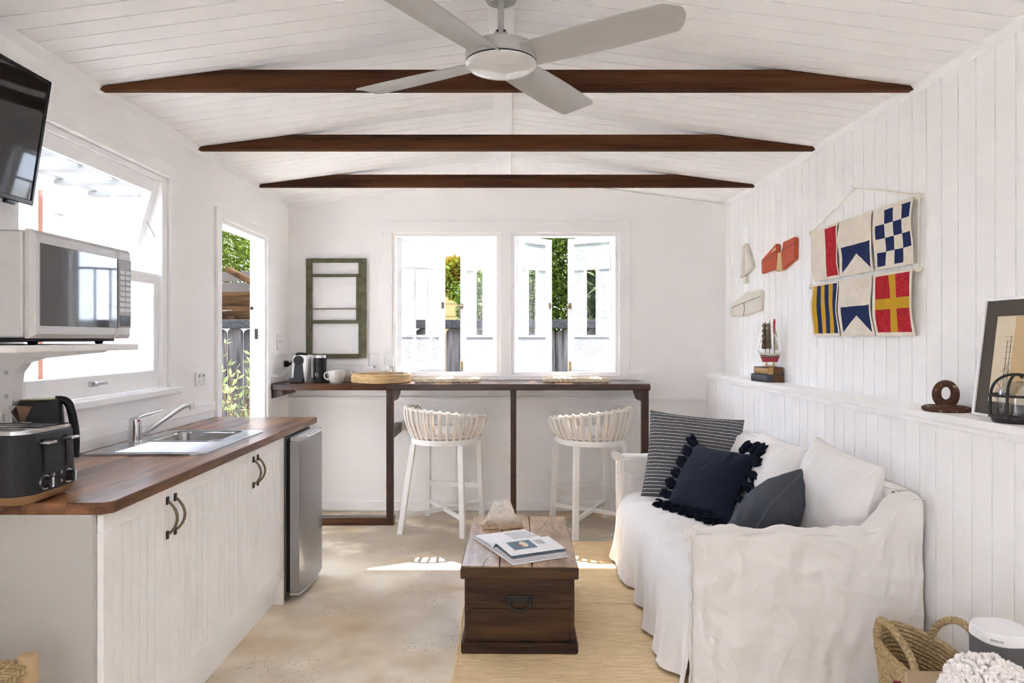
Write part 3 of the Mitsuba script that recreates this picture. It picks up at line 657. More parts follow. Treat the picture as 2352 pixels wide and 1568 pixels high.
for q in (TY0 + 0.075, TY1 - 0.075):
    part(to, 'slider_slot', bx(TX - 0.004, TX + 0.0008, q - 0.004, q + 0.004, WT + 0.085, WT + 0.172, 0.0003), 'm_black_gloss')
    part(to, 'lever', cat(rbox(TX - 0.003, TX + 0.026, q - 0.017, q + 0.017, WT + 0.160, WT + 0.168, 0.003)), 'm_chrome', 40)
    kn = part(to, 'dial', lathe([(0, 0.022), (0.013, 0.021), (0.015, 0.004), (0.0155, 0)], 26).apply_transform(M4((0, 1, 0), (0, 0, 1), (1, 0, 0), (TX, q, WT + 0.058))), 'm_black_plastic', 40)
    part(kn, 'ring', lathe([(0.0158, 0), (0.0205, 0), (0.0200, 0.005), (0.0158, 0.005)], 28).apply_transform(M4((0, 1, 0), (0, 0, 1), (1, 0, 0), (TX, q, WT + 0.058))), 'm_chrome', 40)
    part(kn, 'pointer', rbox(TX + 0.018, TX + 0.027, q - 0.003, q + 0.003, WT + 0.045, WT + 0.071, 0.002), 'm_chrome', 40)
    s = 1 if q < 1.92 else -1
    for zz in (WT + 0.051, WT + 0.072):
        part(to, 'button', cyl((TX - 0.001, q + s * 0.032, zz), (TX + 0.006, q + s * 0.032, zz), 0.0055, 14), 'm_chrome', 40)

# kettle
ke = thing('kettle', 'matt black electric kettle with chrome spout behind the toaster', 'kettle')
kx, ky = -1.512, 2.285
part(ke, 'body', lathe([(0, 0.006), (0.074, 0.006), (0.076, 0.016), (0.072, 0.12), (0.064, 0.215), (0.060, 0.236), (0.054, 0.242), (0, 0.243)], 44, (kx, ky, WT)), 'm_charcoal_matt', 40)
part(ke, 'base', lathe([(0, 0.0005), (0.074, 0.0005), (0.076, 0.006), (0, 0.007)], 40, (kx, ky, WT)), 'm_black_plastic', 40)
part(ke, 'lid', lathe([(0.0, 0.246), (0.040, 0.246), (0.042, 0.242), (0, 0.242)], 40, (kx, ky, WT)), 'm_black_plastic', 40)
part(ke, 'lid_rim', tube([(kx + 0.047 * math.cos(t), ky + 0.047 * math.sin(t), WT + 0.2435) for t in np.linspace(0, 2 * math.pi, 40, endpoint=False)], 0.0032, 8, closed=True), 'm_brass', 40, label='brassy lid rim')
kd = np.array([-0.30, -0.95, 0]); kp = np.array([0.95, -0.30, 0])
sp0 = np.array([kx, ky, WT]) + kd * 0.046
part(ke, 'spout', hull([sp0 + kp * a + np.array([0, 0, z]) + kd * e for a, z, e in ((-0.034, 0.226, 0.010), (0.034, 0.226, 0.010), (-0.018, 0.230, 0.048), (0.018, 0.230, 0.048), (-0.008, 0.158, 0.022), (0.008, 0.158, 0.022), (0, 0.212, 0.052))]), 'm_chrome', 30)
hk = np.array([kx, ky, WT])
part(ke, 'handle', tube(spline([hk + np.array([0.040, 0.015, 0.240]), hk + np.array([0.066, 0.025, 0.236]), hk + np.array([0.083, 0.032, 0.195]), hk + np.array([0.092, 0.036, 0.12]), hk + np.array([0.090, 0.036, 0.05])], 26), 0.010, 12, flat=1.3), 'm_black_plastic', 50)

# microwave shelf and bracket
sh = thing('wall_shelf', 'white shelf on a curved white bracket carrying the microwave', 'shelf')
part(sh, 'board', bx(XL + 0.022, -1.255, 1.80, 2.405, 1.262, 1.282, 0.003), 'm_white_metal')
bk = [(-1.315, 1.2605), (-1.315, 1.254), (-1.50, 1.240), (-1.545, 1.225), (-1.565, 1.19), (-1.572, 1.14), (-1.575, 0.88), (XL + 0.022, 0.88), (XL + 0.022, 1.2605)]
bkt = part(sh, 'bracket', cat(extrude([(-1.30, 1.2605), (-1.31, 1.255), (-1.50, 1.236), (-1.548, 1.222), (-1.572, 1.19), (-1.58, 1.14), (-1.583, 0.87), (XL + 0.024, 0.87), (XL + 0.024, 1.2605)], 'xz', 2.255, 2.30)), 'm_white_metal', 20)
for zz in (1.19, 1.115, 0.96): part(bkt, 'screw', cyl((-1.60, 2.2535, zz), (-1.60, 2.256, zz), 0.007, 14), 'm_steel', 30)

# microwave: door faces +x
mw = thing('microwave', 'silver microwave oven with a mirrored door on the wall shelf', 'microwave')
MX, MY0, MY1, MZ0, MZ1 = -1.250, 1.862, 2.352, 1.300, 1.590
part(mw, 'case', rbox(-1.61, MX - 0.03, MY0 + 0.002, MY1 - 0.002, MZ0 + 0.002, MZ1 - 0.002, 0.006), 'm_silver', 30)
def front(y0, y1): return chamfer_extrude([(y0, MZ0), (y1, MZ0), (y1, MZ1), (y0, MZ1)], 'yz', MX - 0.034, MX, 0.012)
do = part(mw, 'door', front(MY0, MY1 - 0.088), 'm_silver')
part(do, 'window', bx(MX - 0.004, MX + 0.0015, MY0 + 0.026, MY1 - 0.092, MZ0 + 0.034, MZ1 - 0.034, 0.001), 'm_mirror_glass', label='dark mirrored glass')
part(mw, 'shadow_plate', bx(-1.60, MX - 0.05, MY0 + 0.01, MY1 - 0.015, 1.2905, 1.303, 0.002), 'm_black_plastic')  # black plate stands in for the shadow under the microwave
pa = part(mw, 'control_panel', front(MY1 - 0.086, MY1), 'm_silver')
part(pa, 'keypad', bx(MX - 0.003, MX + 0.0012, MY1 - 0.083, MY1 - 0.008, MZ0 + 0.034, MZ1 - 0.034, 0.0005), 'm_silver_dark')
key = ply(bx(0, 0.0025, 0, 0.030, 0, 0.013, 0.001), 'm_silver')
for r_ in range(8):
    for c_ in range(2): part(pa, 'key', key, None, tw=T().translate([MX + 0.001, MY1 - 0.078 + c_ * 0.034, MZ0 + 0.085 + r_ * 0.0175]))
part(pa, 'display', bx(MX, MX + 0.0025, MY1 - 0.076, MY1 - 0.016, MZ0 + 0.040, MZ0 + 0.074, 0.0005), 'm_black_gloss')
for q in (MY0 + 0.10, MY1 - 0.07):
    part(mw, 'foot', lathe([(0, 0), (0.010, 0), (0.012, 0.006), (0.018, 0.018), (0, 0.018)], 16, (MX - 0.07, q, 1.2825)), 'm_black_plastic', 30)
    part(mw, 'foot', lathe([(0, 0), (0.010, 0), (0.012, 0.006), (0.018, 0.018), (0, 0.018)], 16, (MX - 0.28, q, 1.2825)), 'm_black_plastic', 30)
part(mw, 'vent', cat(*[bx(MX - 0.150, MX - 0.128, MY0 - 0.0006, MY0 + 0.004, MZ0 + 0.075 + 0.026 * q, MZ0 + 0.084 + 0.026 * q, 0) for q in range(6)]), 'm_black_plastic')

# television, tilted down, facing +x
tv = thing('television', 'black flat television tilted down from the left wall beside the window', 'television')
tm = M4((0.9885, 0, -0.151), (0, 1, 0), (0.151, 0, 0.9885), (-1.556, 0, 1.735))
def ttf(m):
    m = m.copy(); m.apply_transform(tm); return m
tb = part(tv, 'frame', ttf(cat(bx(-0.034, 0.0, 1.58, 2.318, 0, 0.016, 0.002), bx(-0.034, 0.0, 1.58, 2.318, 0.400, 0.411, 0.002), bx(-0.034, 0.0, 2.306, 2.318, 0.0, 0.411, 0.002), bx(-0.034, 0.0, 1.58, 1.592, 0.0, 0.411, 0.002))), 'm_black_gloss')
part(tv, 'back', ttf(rbox(-0.045, -0.010, 1.586, 2.312, 0.004, 0.407, 0.006)), 'm_black_plastic', 30)
part(tv, 'screen', ttf(bx(-0.012, -0.004, 1.59, 2.308, 0.014, 0.402, 0)), 'm_screen')
part(tv, 'sensor', ttf(rbox(-0.022, -0.006, 2.205, 2.245, -0.012, 0.002, 0.003)), 'm_black_gloss', 30)
part(tv, 'wall_arm', cat(ttf(bx(-0.062, -0.044, 1.84, 2.04, 0.13, 0.31, 0.004)), bx(-1.648, -1.57, 1.90, 1.98, 1.90, 1.97, 0.004)), 'm_black_plastic')

# power points
def socket(name, label, loc, R, holes, sc=1.0, switches=0):
    k = thing(name, label, 'socket' if holes else 'light switch')
    m = M4(*R, loc)
    def f(q):
        q = q.copy(); q.apply_transform(m)
        if np.linalg.det(m[:3, :3]) < 0: q.invert()
        return q
    part(k, 'plate', f(rbox(-0.058 * sc, 0.058 * sc, -0.036, 0.036, 0.0003, 0.011, 0.005)), 'm_white_plastic', 30)
    for c in ((-0.027, 0.027) if holes else ()):
        part(k, 'slots', f(cat(*[bx(c - 0.001 + dx, c + 0.001 + dx, -0.018 + dy, -0.008 + dy, 0.0105, 0.0114, 0) for dx, dy in ((-0.006, 0.004), (0.006, 0.004), (0, -0.008))])), 'm_silver_dark')
        part(k, 'switch', f(rbox(c - 0.005, c + 0.005, 0.010, 0.024, 0.010, 0.015, 0.002)), 'm_silver_dark', 30)
    for q in range(switches):
        part(k, 'switch', f(rbox(-0.006, 0.006, -0.022 + q * 0.026, -0.004 + q * 0.026, 0.010, 0.016, 0.002)), 'm_silver', 30)
    return k
LEFT = ((0, 1, 0), (0, 0, 1), (1, 0, 0)); BACK = ((1, 0, 0), (0, 0, 1), (0, -1, 0))
socket('power_point', 'double power point on the left wall between window and door', (XL, 3.785, 1.083), LEFT, True)
socket('light_switch', 'white switch plate on the left wall between door and corner', (XL, 5.09, 1.275), ((0, 0, 1), (0, -1, 0), (1, 0, 0)), False, 1.0, 2)
socket('power_point', 'power point beside the coffee machine with a black plug in it', (XL, 5.215, 1.11), LEFT, False, 0.85, 0)
labels['power_point_001']['category'] = 'socket'
pg = thing('power_plug', 'black plug and lead of the coffee machine in the power point', 'plug')
part(pg, 'plug', cat(rbox(XL + 0.0115, XL + 0.040, 5.185, 5.225, 1.09, 1.135, 0.008), cyl((XL + 0.03, 5.2, 1.112), (XL + 0.062, 5.185, 1.112), 0.009, 12)), 'm_black_plastic', 30)
part(pg, 'lead', tube(spline([(XL + 0.06, 5.186, 1.112), (XL + 0.085, 5.15, 1.135), (XL + 0.105, 5.13, 1.11), (XL + 0.095, 5.12, 1.06), (XL + 0.085, 5.16, 1.01), (XL + 0.095, 5.22, 0.99)], 30), 0.004, 8), 'm_black_plastic', 50)

# ================================================================== BAR ALONG THE WINDOW WALL
BT = 0.984
bar = thing('breakfast_bar', 'long dark timber bar on posts under the windows', 'bar')
part(bar, 'top', chamfer_extrude([(XL + 0.003, 4.878), (0.993, 4.870), (0.993, YB - 0.018), (XL + 0.003, YB - 0.018)], 'xy', BT - 0.043, BT, 0.004), 'm_bar_wood')
for i, (xp, lab) in enumerate(((-0.814, None), (0.046, None), (0.963, None))):
    w = 0.024 if i != 1 else 0.020
    p_ = part(bar, 'post', bx(xp - w, xp + w, 4.90, 4.945, 0, BT - 0.0435, 0.003), 'm_post_wood')
    br = Polygon([(4.946, BT - 0.044), (5.25, BT - 0.044), (5.25, BT - 0.085), (5.14, BT - 0.125), (4.946, BT - 0.125)])
    part(bar, 'bracket', chamfer_extrude(br, 'yz', xp - w, xp + w, 0.002), 'm_post_wood')
part(bar, 'spur', bx(-0.838, -0.790, 4.946, YB - 0.02, 0.60, 0.67, 0.003), 'm_post_wood')
part(bar, 'bracket', chamfer_extrude(Polygon([(XL + 0.004, BT - 0.044), (XL + 0.092, BT - 0.044), (XL + 0.092, BT - 0.080), (XL + 0.004, BT - 0.105)]), 'xz', 4.90, 5.20, 0.002), 'm_post_wood')
part(bar, 'foot_rail', bx(-1.64, -0.785, 4.90, 4.975, 0.0, 0.055, 0.004), 'm_bar_wood')

# coffee machine
cm = thing('coffee_machine', 'small white and black capsule coffee machine at the left end of the bar', 'coffee machine')
cx, cy = -1.478, 5.03
prof = Polygon([(-0.062, 0.0), (0.040, 0.0), (0.052, 0.10), (0.058, 0.165), (0.050, 0.192), (0.0, 0.197), (-0.045, 0.19), (-0.056, 0.165), (-0.056, 0.10)]).buffer(0)
side = Polygon([(0, 0), (0.17, 0), (0.20, 0.06), (0.18, 0.15), (0.12, 0.205), (0.02, 0.205), (0.0, 0.165)])
bd = chamfer_extrude(prof, 'xz', cy, cy + 0.19, 0.012); bd.apply_translation((cx, 0, BT + 0.001))
part(cm, 'body', bd, 'm_white_plastic', 25)
part(cm, 'front_panel', extrude(Polygon([(-0.046, 0.006), (0.036, 0.006), (0.022, 0.128), (-0.036, 0.128)]), 'xz', cy - 0.004, cy + 0.01).apply_translation((cx, 0, BT)), 'm_black_gloss')
part(cm, 'head', cyl((cx - 0.006, cy - 0.012, BT + 0.158), (cx - 0.006, cy + 0.01, BT + 0.158), 0.035, 32), 'm_black_plastic', 30)
part(cm, 'drip_tray', rbox(cx - 0.062, cx + 0.034, cy - 0.045, cy + 0.01, BT + 0.001, BT + 0.036, 0.006), 'm_black_gloss', 30)
part(cm, 'lever', tube(spline([(cx - 0.03, cy + 0.01, BT + 0.202), (cx + 0.01, cy + 0.02, BT + 0.207), (cx + 0.046, cy + 0.03, BT + 0.196)], 14), 0.006, 8, flat=1.6), 'm_black_plastic', 50)
part(cm, 'water_tank', rbox(cx + 0.061, cx + 0.082, cy + 0.06, cy + 0.18, BT + 0.03, BT + 0.185, 0.006), 'm_silver', 30)
# milk frother
mf = thing('milk_frother', 'black cylindrical milk frother with chrome rim beside the coffee machine', 'milk frother')
fx, fy = -1.345, 5.08
part(mf, 'jug', lathe([(0, 0.012), (0.043, 0.012), (0.044, 0.02), (0.0445, 0.175), (0, 0.176)], 36, (fx, fy, BT)), 'm_black_plastic', 40)
part(mf, 'rim', lathe([(0.0, 0.1765), (0.0455, 0.1765), (0.0455, 0.195), (0.043, 0.196), (0, 0.196)], 36, (fx, fy, BT)), 'm_chrome', 40)
part(mf, 'base', rbox(fx - 0.045, fx + 0.055, fy - 0.048, fy + 0.05, BT + 0.0005, BT + 0.014, 0.006), 'm_black_gloss', 30)
part(mf, 'button', cat(lathe([(0.0085, 0), (0.0135, 0), (0.0125, 0.003), (0.0085, 0.003)], 24).apply_transform(M4((1, 0, 0), (0, 0, 1), (0, -1, 0), (fx - 0.012, fy - 0.0425, BT + 0.058)))), 'm_chrome', 40)
# mugs
def mug(loc, label, rz):
    k = thing('mug', label, 'mug', 'stoneware mugs on the bar')
    part(k, 'cup', move(lathe([(0, 0.001), (0.040, 0.001), (0.050, 0.012), (0.057, 0.045), (0.0575, 0.088), (0.0545, 0.0885), (0.053, 0.045), (0.046, 0.014), (0, 0.009)], 40), loc), 'm_stoneware', 40)
    part(k, 'handle', move(tube(spline([(-0.054, 0, 0.070), (-0.078, 0, 0.072), (-0.088, 0, 0.050), (-0.078, 0, 0.028), (-0.052, 0, 0.026)], 22), 0.006, 10), loc, rz), 'm_stoneware', 50)
mug((-1.213, 5.03, BT), 'speckled stoneware mug in front, its handle towards the milk frother', 0.0)
mug((-1.188, 5.165, BT), 'speckled stoneware mug tucked behind the other mug', -2.2)
# tray
tr = thing('round_tray', 'round split-cane tray carrying the glasses on the bar', 'tray')
gx, gy, gr = -0.905, 5.085, 0.207
part(tr, 'base', lathe([(0, 0.002), (gr - 0.004, 0.002), (gr - 0.004, 0.008), (0, 0.008)], 48, (gx, gy, BT)), 'm_cane', 40)
for q in range(6):
    part(tr, 'cane_ring', tube([(gx + (gr + 0.0007 * (q % 2)) * math.cos(a), gy + gr * math.sin(a), BT + 0.0075 + 0.0102 * q) for a in np.linspace(0, 2 * math.pi, 56, endpoint=False)], 0.0058, 8, closed=True), 'm_cane', 60)
# glasses
def wineglass(loc, label):
    k = solo('wine_glass', move(lathe([(0, 0.001), (0.032, 0.001), (0.032, 0.003), (0.006, 0.007), (0.0036, 0.016), (0.0036, 0.082), (0.008, 0.090), (0.030, 0.108), (0.0345, 0.128), (0.0295, 0.196), (0.0283, 0.196), (0.0328, 0.128), (0.028, 0.1105), (0.006, 0.0955), (0, 0.0945)], 36), loc), 'm_glass', label, 'wine glass', 40, 'wine glasses on the cane tray')
wineglass((-0.960, 5.07, BT + 0.0085), 'stemmed wine glass standing on the cane tray, further from the window')
wineglass((-0.842, 5.055, BT + 0.0085), 'stemmed wine glass standing on the cane tray, against the window frame')
def tumbler(loc, r, h, label):
    solo('tumbler', move(lathe([(0, 0.001), (r * 0.86, 0.001), (r, h), (r - 0.0016, h), (r * 0.86 - 0.002, 0.008), (0, 0.007)], 32), loc), 'm_glass', label, 'tumbler', 40, 'tumblers on the cane tray')
tumbler((-0.905, 5.15, BT + 0.0085), 0.030, 0.074, 'short glass tumbler between the two wine glasses')
tumbler((-0.795, 5.13, BT + 0.0085), 0.036, 0.078, 'wide glass tumbler at the right side of the cane tray')
# placemats
def placemat(x0, x1, y0, y1, label, seed):
    r = np.random.default_rng(seed); k = thing('placemat', label, 'placemat', 'braided placemats on the bar')
    n = 9
    for q in range(n):
        yy = y0 + (y1 - y0) * (q + 0.5) / n; N = 42
        xs = np.linspace(x0 + r.uniform(-0.006, 0.006), x1 + r.uniform(-0.006, 0.006), N)
        rad = 0.010 * (1 + 0.22 * np.sin(np.arange(N) * 1.9 + q * 1.3)) * r.uniform(0.85, 1.15, N); rad[[0, -1]] *= 0.55
        zz = BT + 0.0125 + 0.004 * r.random(N) + 0.004 * meshkit.noise(np.c_[xs * 8, xs * 0 + q * 0.6, xs * 0 + seed])
        part(k, 'braid', tube(np.c_[xs, np.full(N, yy) + 0.003 * np.sin(np.arange(N) * 1.7), zz], rad, 7, flat=1.6), 'm_placemat', 60)
placemat(-0.655, -0.20, 5.00, 5.235, 'cream braided placemat on the bar, the one beside the cane tray', 3)
placemat(0.265, 0.725, 5.00, 5.235, 'cream braided placemat on the bar, the one near its free right end', 5)

# salvaged green frame on the back wall
gf = thing('salvaged_frame', 'old green riveted metal frame with two openings hung on the back wall', 'frame')
gy1 = YB - 0.0003
X0, X1, Z0, Z1 = -1.510, -1.060, 1.150, 1.903
part(gf, 'outer_rail', bx(X0, X0 + 0.042, gy1 - 0.030, gy1, Z0, Z1 - 0.002, 0.002), 'm_green_metal')
part(gf, 'outer_rail', bx(X1 - 0.055, X1, gy1 - 0.030, gy1, Z0 + 0.004, Z1, 0.002), 'm_green_metal')
part(gf, 'outer_rail', bx(X0 + 0.042, X1 - 0.055, gy1 - 0.028, gy1, Z1 - 0.032, Z1 - 0.001, 0.002), 'm_green_metal')
part(gf, 'outer_rail', bx(X0 + 0.042, X1 - 0.055, gy1 - 0.028, gy1, Z0, Z0 + 0.034, 0.002), 'm_green_metal')
part(gf, 'cross_bar', bx(X0 + 0.036, X1 - 0.050, gy1 - 0.033, gy1 - 0.004, 1.763, 1.784, 0.002), 'm_green_metal')
part(gf, 'cross_bar', bx(X0 + 0.036, X1 - 0.050, gy1 - 0.033, gy1 - 0.004, 1.412, 1.438, 0.002), 'm_green_metal')
part(gf, 'cross_bar', bx(X0 + 0.042, X1 - 0.068, gy1 - 0.026, gy1 - 0.010, 1.518, 1.527, 0.002), 'm_bronze')
part(gf, 'inner_stile', bx(X1 - 0.073, X1 - 0.0555, gy1 - 0.030, gy1 - 0.006, 1.438, 1.763, 0.002), 'm_green_metal')
rv_ = ply(ico(0.0035, (0, 0, 0), 1), 'm_iron', True)
for q in range(14):
    for xx in (X0 + 0.021, X1 - 0.040): part(gf, 'rivet', rv_, None, tw=T().translate([xx, gy1 - 0.031, Z0 + 0.03 + q * 0.054]))
for q in range(6):
    for zz in (Z1 - 0.016, Z0 + 0.017): part(gf, 'rivet', rv_, None, tw=T().translate([X0 + 0.09 + q * 0.052, gy1 - 0.029, zz]))

# ================================================================== BAR STOOLS
def stool(label, loc, rz, mirror):
    """local frame: +y faces the bar, the woven back curves round the -y side; the rim is lower on the +x side (mirrored for the other stool)"""
    k = thing('bar_stool', label, 'bar stool', 'woven bar stools at the bar')
    mx = -1.0 if mirror else 1.0
    A = M4((mx * math.cos(rz), mx * math.sin(rz), 0), (-math.sin(rz), math.cos(rz), 0), (0, 0, 1), loc)
    def f(m):
        m = m.copy(); m.apply_transform(A)
        if mirror: m.invert()
        return m
    # seat frame: a D-shaped band, round towards the room
    a = np.linspace(math.radians(-6), math.radians(-174), 40)
    plan = Polygon([(0.232 * math.cos(t), 0.245 * math.sin(t) + 0.02) for t in a] + [(-0.212, 0.225), (0.212, 0.225)]).buffer(-0.02).buffer(0.02)
    part(k, 'seat_frame', f(cat(extrude(plan.difference(plan.buffer(-0.035)), 'xy', 0.583, 0.618), extrude(plan.buffer(-0.03), 'xy', 0.600, 0.614))), 'm_white_metal', 25)
    def leg(p0, p1, w=0.017):
        q = [np.array(p0) + np.array([sx * w, sy * w, 0]) for sx in (-1, 1) for sy in (-1, 1)] + [np.array(p1) + np.array([sx * w, sy * w, 0]) for sx in (-1, 1) for sy in (-1, 1)]
        return hull(q)
    feet = {'fl': ((-0.168, -0.150, 0.585), (-0.218, -0.262, 0.0)), 'fr': ((0.168, -0.150, 0.585), (0.218, -0.262, 0.0)), 'bl': ((-0.192, 0.205, 0.60), (-0.205, 0.235, 0.0)), 'br': ((0.192, 0.205, 0.60), (0.205, 0.235, 0.0))}
    for c in feet.values(): part(k, 'leg', f(leg(*c)), 'm_white_metal')
    def at(c, z):
        p0, p1 = np.array(feet[c][0]), np.array(feet[c][1]); t = (z - p1[2]) / (p0[2] - p1[2]); return p1 + (p0 - p1) * t
    def strut(p, q, w, h):
        p, q = np.array(p), np.array(q); d = q - p; d[2] = 0; d /= np.linalg.norm(d); s = np.array([-d[1], d[0], 0])
        return hull([o + s * i * w + np.array([0, 0, j * h]) for o in (p, q) for i in (-1, 1) for j in (-1, 1)])
    part(k, 'cross_stretcher', f(strut(at('fl', 0.118), at('br', 0.118), 0.009, 0.0135)), 'm_white_metal')
    part(k, 'cross_stretcher', f(strut(at('fr', 0.1185), at('bl', 0.1185), 0.009, 0.0133)), 'm_white_metal')
    part(k, 'foot_bar', f(strut(at('bl', 0.245), at('br', 0.245), 0.012, 0.017)), 'm_white_metal')
    # cushion
    cu = lathe([(0, 0.619), (0.165, 0.619), (0.188, 0.630), (0.194, 0.652), (0.185, 0.672), (0.16, 0.684), (0.08, 0.692), (0, 0.693)], 44, (0, 0.03, 0))
    part(k, 'cushion', f(cu), 'm_linen_white', True)
    # woven basket back: paired canes over a rim rail
    def rim(t):
        s = (math.sin(t) + 1) / 2
        side = math.cos(t)
        z = 0.806 - 0.055 * s ** 1.3 - 0.028 * side
        return np.array([0.275 * math.cos(t), 0.285 * math.sin(t) + 0.035, z])
    def foot(t): return np.array([0.215 * math.cos(t), 0.222 * math.sin(t) + 0.020, 0.628])
    tt = np.linspace(math.radians(-208), math.radians(28), 60)
    part(k, 'rim_rail', f(tube([rim(t) for t in tt], 0.0115, 10)), 'm_rattan_white', 50)
    part(k, 'lower_rail', f(tube([foot(t) + np.array([0, 0, 0.006]) for t in tt], 0.010, 10)), 'm_rattan_white', 50)
    n = 21
    for q in range(n):
        t = tt[0] + (tt[-1] - tt[0]) * (q + 0.5) / n
        R_, F = rim(t), foot(t); o = np.array([math.cos(t), math.sin(t), 0]); s = np.array([-o[1], o[0], 0])
        strands = []
        for e in (-0.0050, 0.0050):
            bow = lambda t: F * (1 - t) + R_ * t + o * (0.013 + 0.016 * math.sin(math.pi * t)) + s * e
            inn = lambda t: F * (1 - t) + R_ * t + o * (-0.014 + 0.012 * math.sin(math.pi * t)) + s * e
            pts = [bow(0) - np.array([0, 0, 0.012]), bow(0.25), bow(0.5), bow(0.75), bow(1.0) - np.array([0, 0, 0.003]), R_ + np.array([0, 0, 0.017]) + s * e, inn(1.0) - np.array([0, 0, 0.003]), inn(0.75), inn(0.5), inn(0.25), inn(0.0)]
            strands.append(tube(spline(pts, 32), 0.0048, 6))
        part(k, 'cane_loop', f(cat(strands)), 'm_rattan_white', 60)
stool('white bar stool with a woven basket back, the one beside the left bar post', (-0.435, 4.90, 0), math.radians(-14), False)
stool('white bar stool with a woven basket back, the one beside the sofa', (0.585, 4.86, 0), math.radians(15), True)

# ================================================================== RUG AND CHEST
def rugm():
    def fn(u, v):
        y = 2.47 + (4.49 - 2.47) * v; x = -0.205 + 0.012 * (meshkit.noise(np.stack([y * 3, y * 0, y * 0], -1)) - 0.5) + (1.30 + 0.205) * u
        z = 0.007 + 0.006 * np.exp(-((y - 3.43 - 0.02 * np.sin(x * 4)) / 0.018) ** 2) * (x > 0.32)
        return np.stack([x, y, z], -1)
    t, _ = grid(fn, 40, 260)
    b, _ = grid(lambda u, v: np.stack([-0.205 + 1.505 * u, 2.47 + 2.02 * v, 0 * u + 0.0004], -1), 2, 2); b.invert()
    e = tube([(-0.205 + 0.012 * (float(meshkit.noise(np.array([y * 3, 0.0, 0.0]))) - 0.5), y, 0.005) for y in np.linspace(2.47, 4.49, 200)], 0.005 + 0.0018 * np.sin(np.arange(200) * 1.7), 6)
    return cat(t, b, e, tube([(x, 4.49, 0.004) for x in np.linspace(-0.2, 1.3, 60)], 0.005, 6))
solo('rug', rugm(), 'm_jute', 'flat-woven natural jute rug under the timber chest and the sofa', 'rug', 40)

CA = math.radians(-0.9)
ch = thing('timber_chest', 'old dark timber chest used as a coffee table on the jute rug', 'chest')
CO = (0.052, 2.885, 0.0075)
def cf(m): return move(m, CO, CA)
hw = 0.240
pl = [(-hw, -0.082), (-0.0805, 0.052), (0.0535, hw)]
for i, (a, b) in enumerate(pl):
    part(ch, 'lid_plank', cf(bx(a, b - 0.0015 * (i < 2), 0.006, 0.828, 0.338, 0.358 + 0.001 * (i == 1), 0.0035)), 'm_chest_top', label='worn lid plank')
part(ch, 'lid_edge', cf(cat(bx(-hw - 0.001, hw + 0.001, -0.004, 0.010, 0.308, 0.354, 0.003), bx(-hw - 0.001, hw + 0.001, 0.824, 0.838, 0.308, 0.354, 0.003), bx(-hw - 0.002, -hw + 0.012, 0.0, 0.834, 0.308, 0.3525, 0.003), bx(hw - 0.012, hw + 0.002, 0.0, 0.834, 0.308, 0.3525, 0.003))), 'm_chest')
part(ch, 'front_board', cf(bx(-0.222, 0.222, 0.018, 0.036, 0.180, 0.332, 0.0025)), 'm_chest')
part(ch, 'front_board', cf(bx(-0.222, 0.222, 0.0185, 0.036, 0.03, 0.179, 0.0025)), 'm_chest')
part(ch, 'side_board', cf(bx(-0.226, -0.208, 0.0165, 0.816, 0.02, 0.334, 0.002)), 'm_chest')
part(ch, 'side_board', cf(bx(0.208, 0.226, 0.0165, 0.816, 0.02, 0.334, 0.002)), 'm_chest')
part(ch, 'back_board', cf(bx(-0.222, 0.222, 0.798, 0.818, 0.02, 0.334, 0.002)), 'm_chest')
part(ch, 'plinth', cf(cat(bx(-hw, hw, 0.0, 0.018, 0.0, 0.046, 0.006), bx(-hw, hw, 0.818, 0.834, 0.0, 0.046, 0.006), bx(-hw, -0.224, 0.004, 0.83, 0.0, 0.0455, 0.006), bx(0.224, hw, 0.004, 0.83, 0.0, 0.0455, 0.006))), 'm_chest')
hp = cat(rbox(-0.052, 0.052, 0.0125, 0.0185, 0.206, 0.236, 0.003), tube(spline([(-0.042, 0.008, 0.216), (-0.040, 0.000, 0.196), (-0.022, -0.002, 0.184), (0.022, -0.002, 0.184), (0.040, 0.000, 0.196), (0.042, 0.008, 0.216)], 26), 0.006, 8), ico(0.009, (-0.042, 0.010, 0.218)), ico(0.009, (0.042, 0.010, 0.218)))
part(ch, 'handle', cf(hp), 'm_iron', 40, label='black iron drop handle')
for pts, rr in (([(-0.150, 0.012), (-0.146, 0.06), (-0.135, 0.11), (-0.128, 0.15)], (0.0016, 0.0018, 0.0012, 0.0004)), ([(-0.20, 0.70), (-0.185, 0.76), (-0.182, 0.82)], (0.0004, 0.0016, 0.0022)),
                ([(0.10, 0.57), (0.128, 0.66), (0.145, 0.74)], (0.002, 0.0016, 0.0006)), ([(0.175, 0.55), (0.158, 0.64), (0.145, 0.74)], (0.0012, 0.0014, 0.0006))):
    part(ch, 'crack', cf(tube([(x, y, 0.3578) for x, y in pts], rr, 6)), 'm_ink')

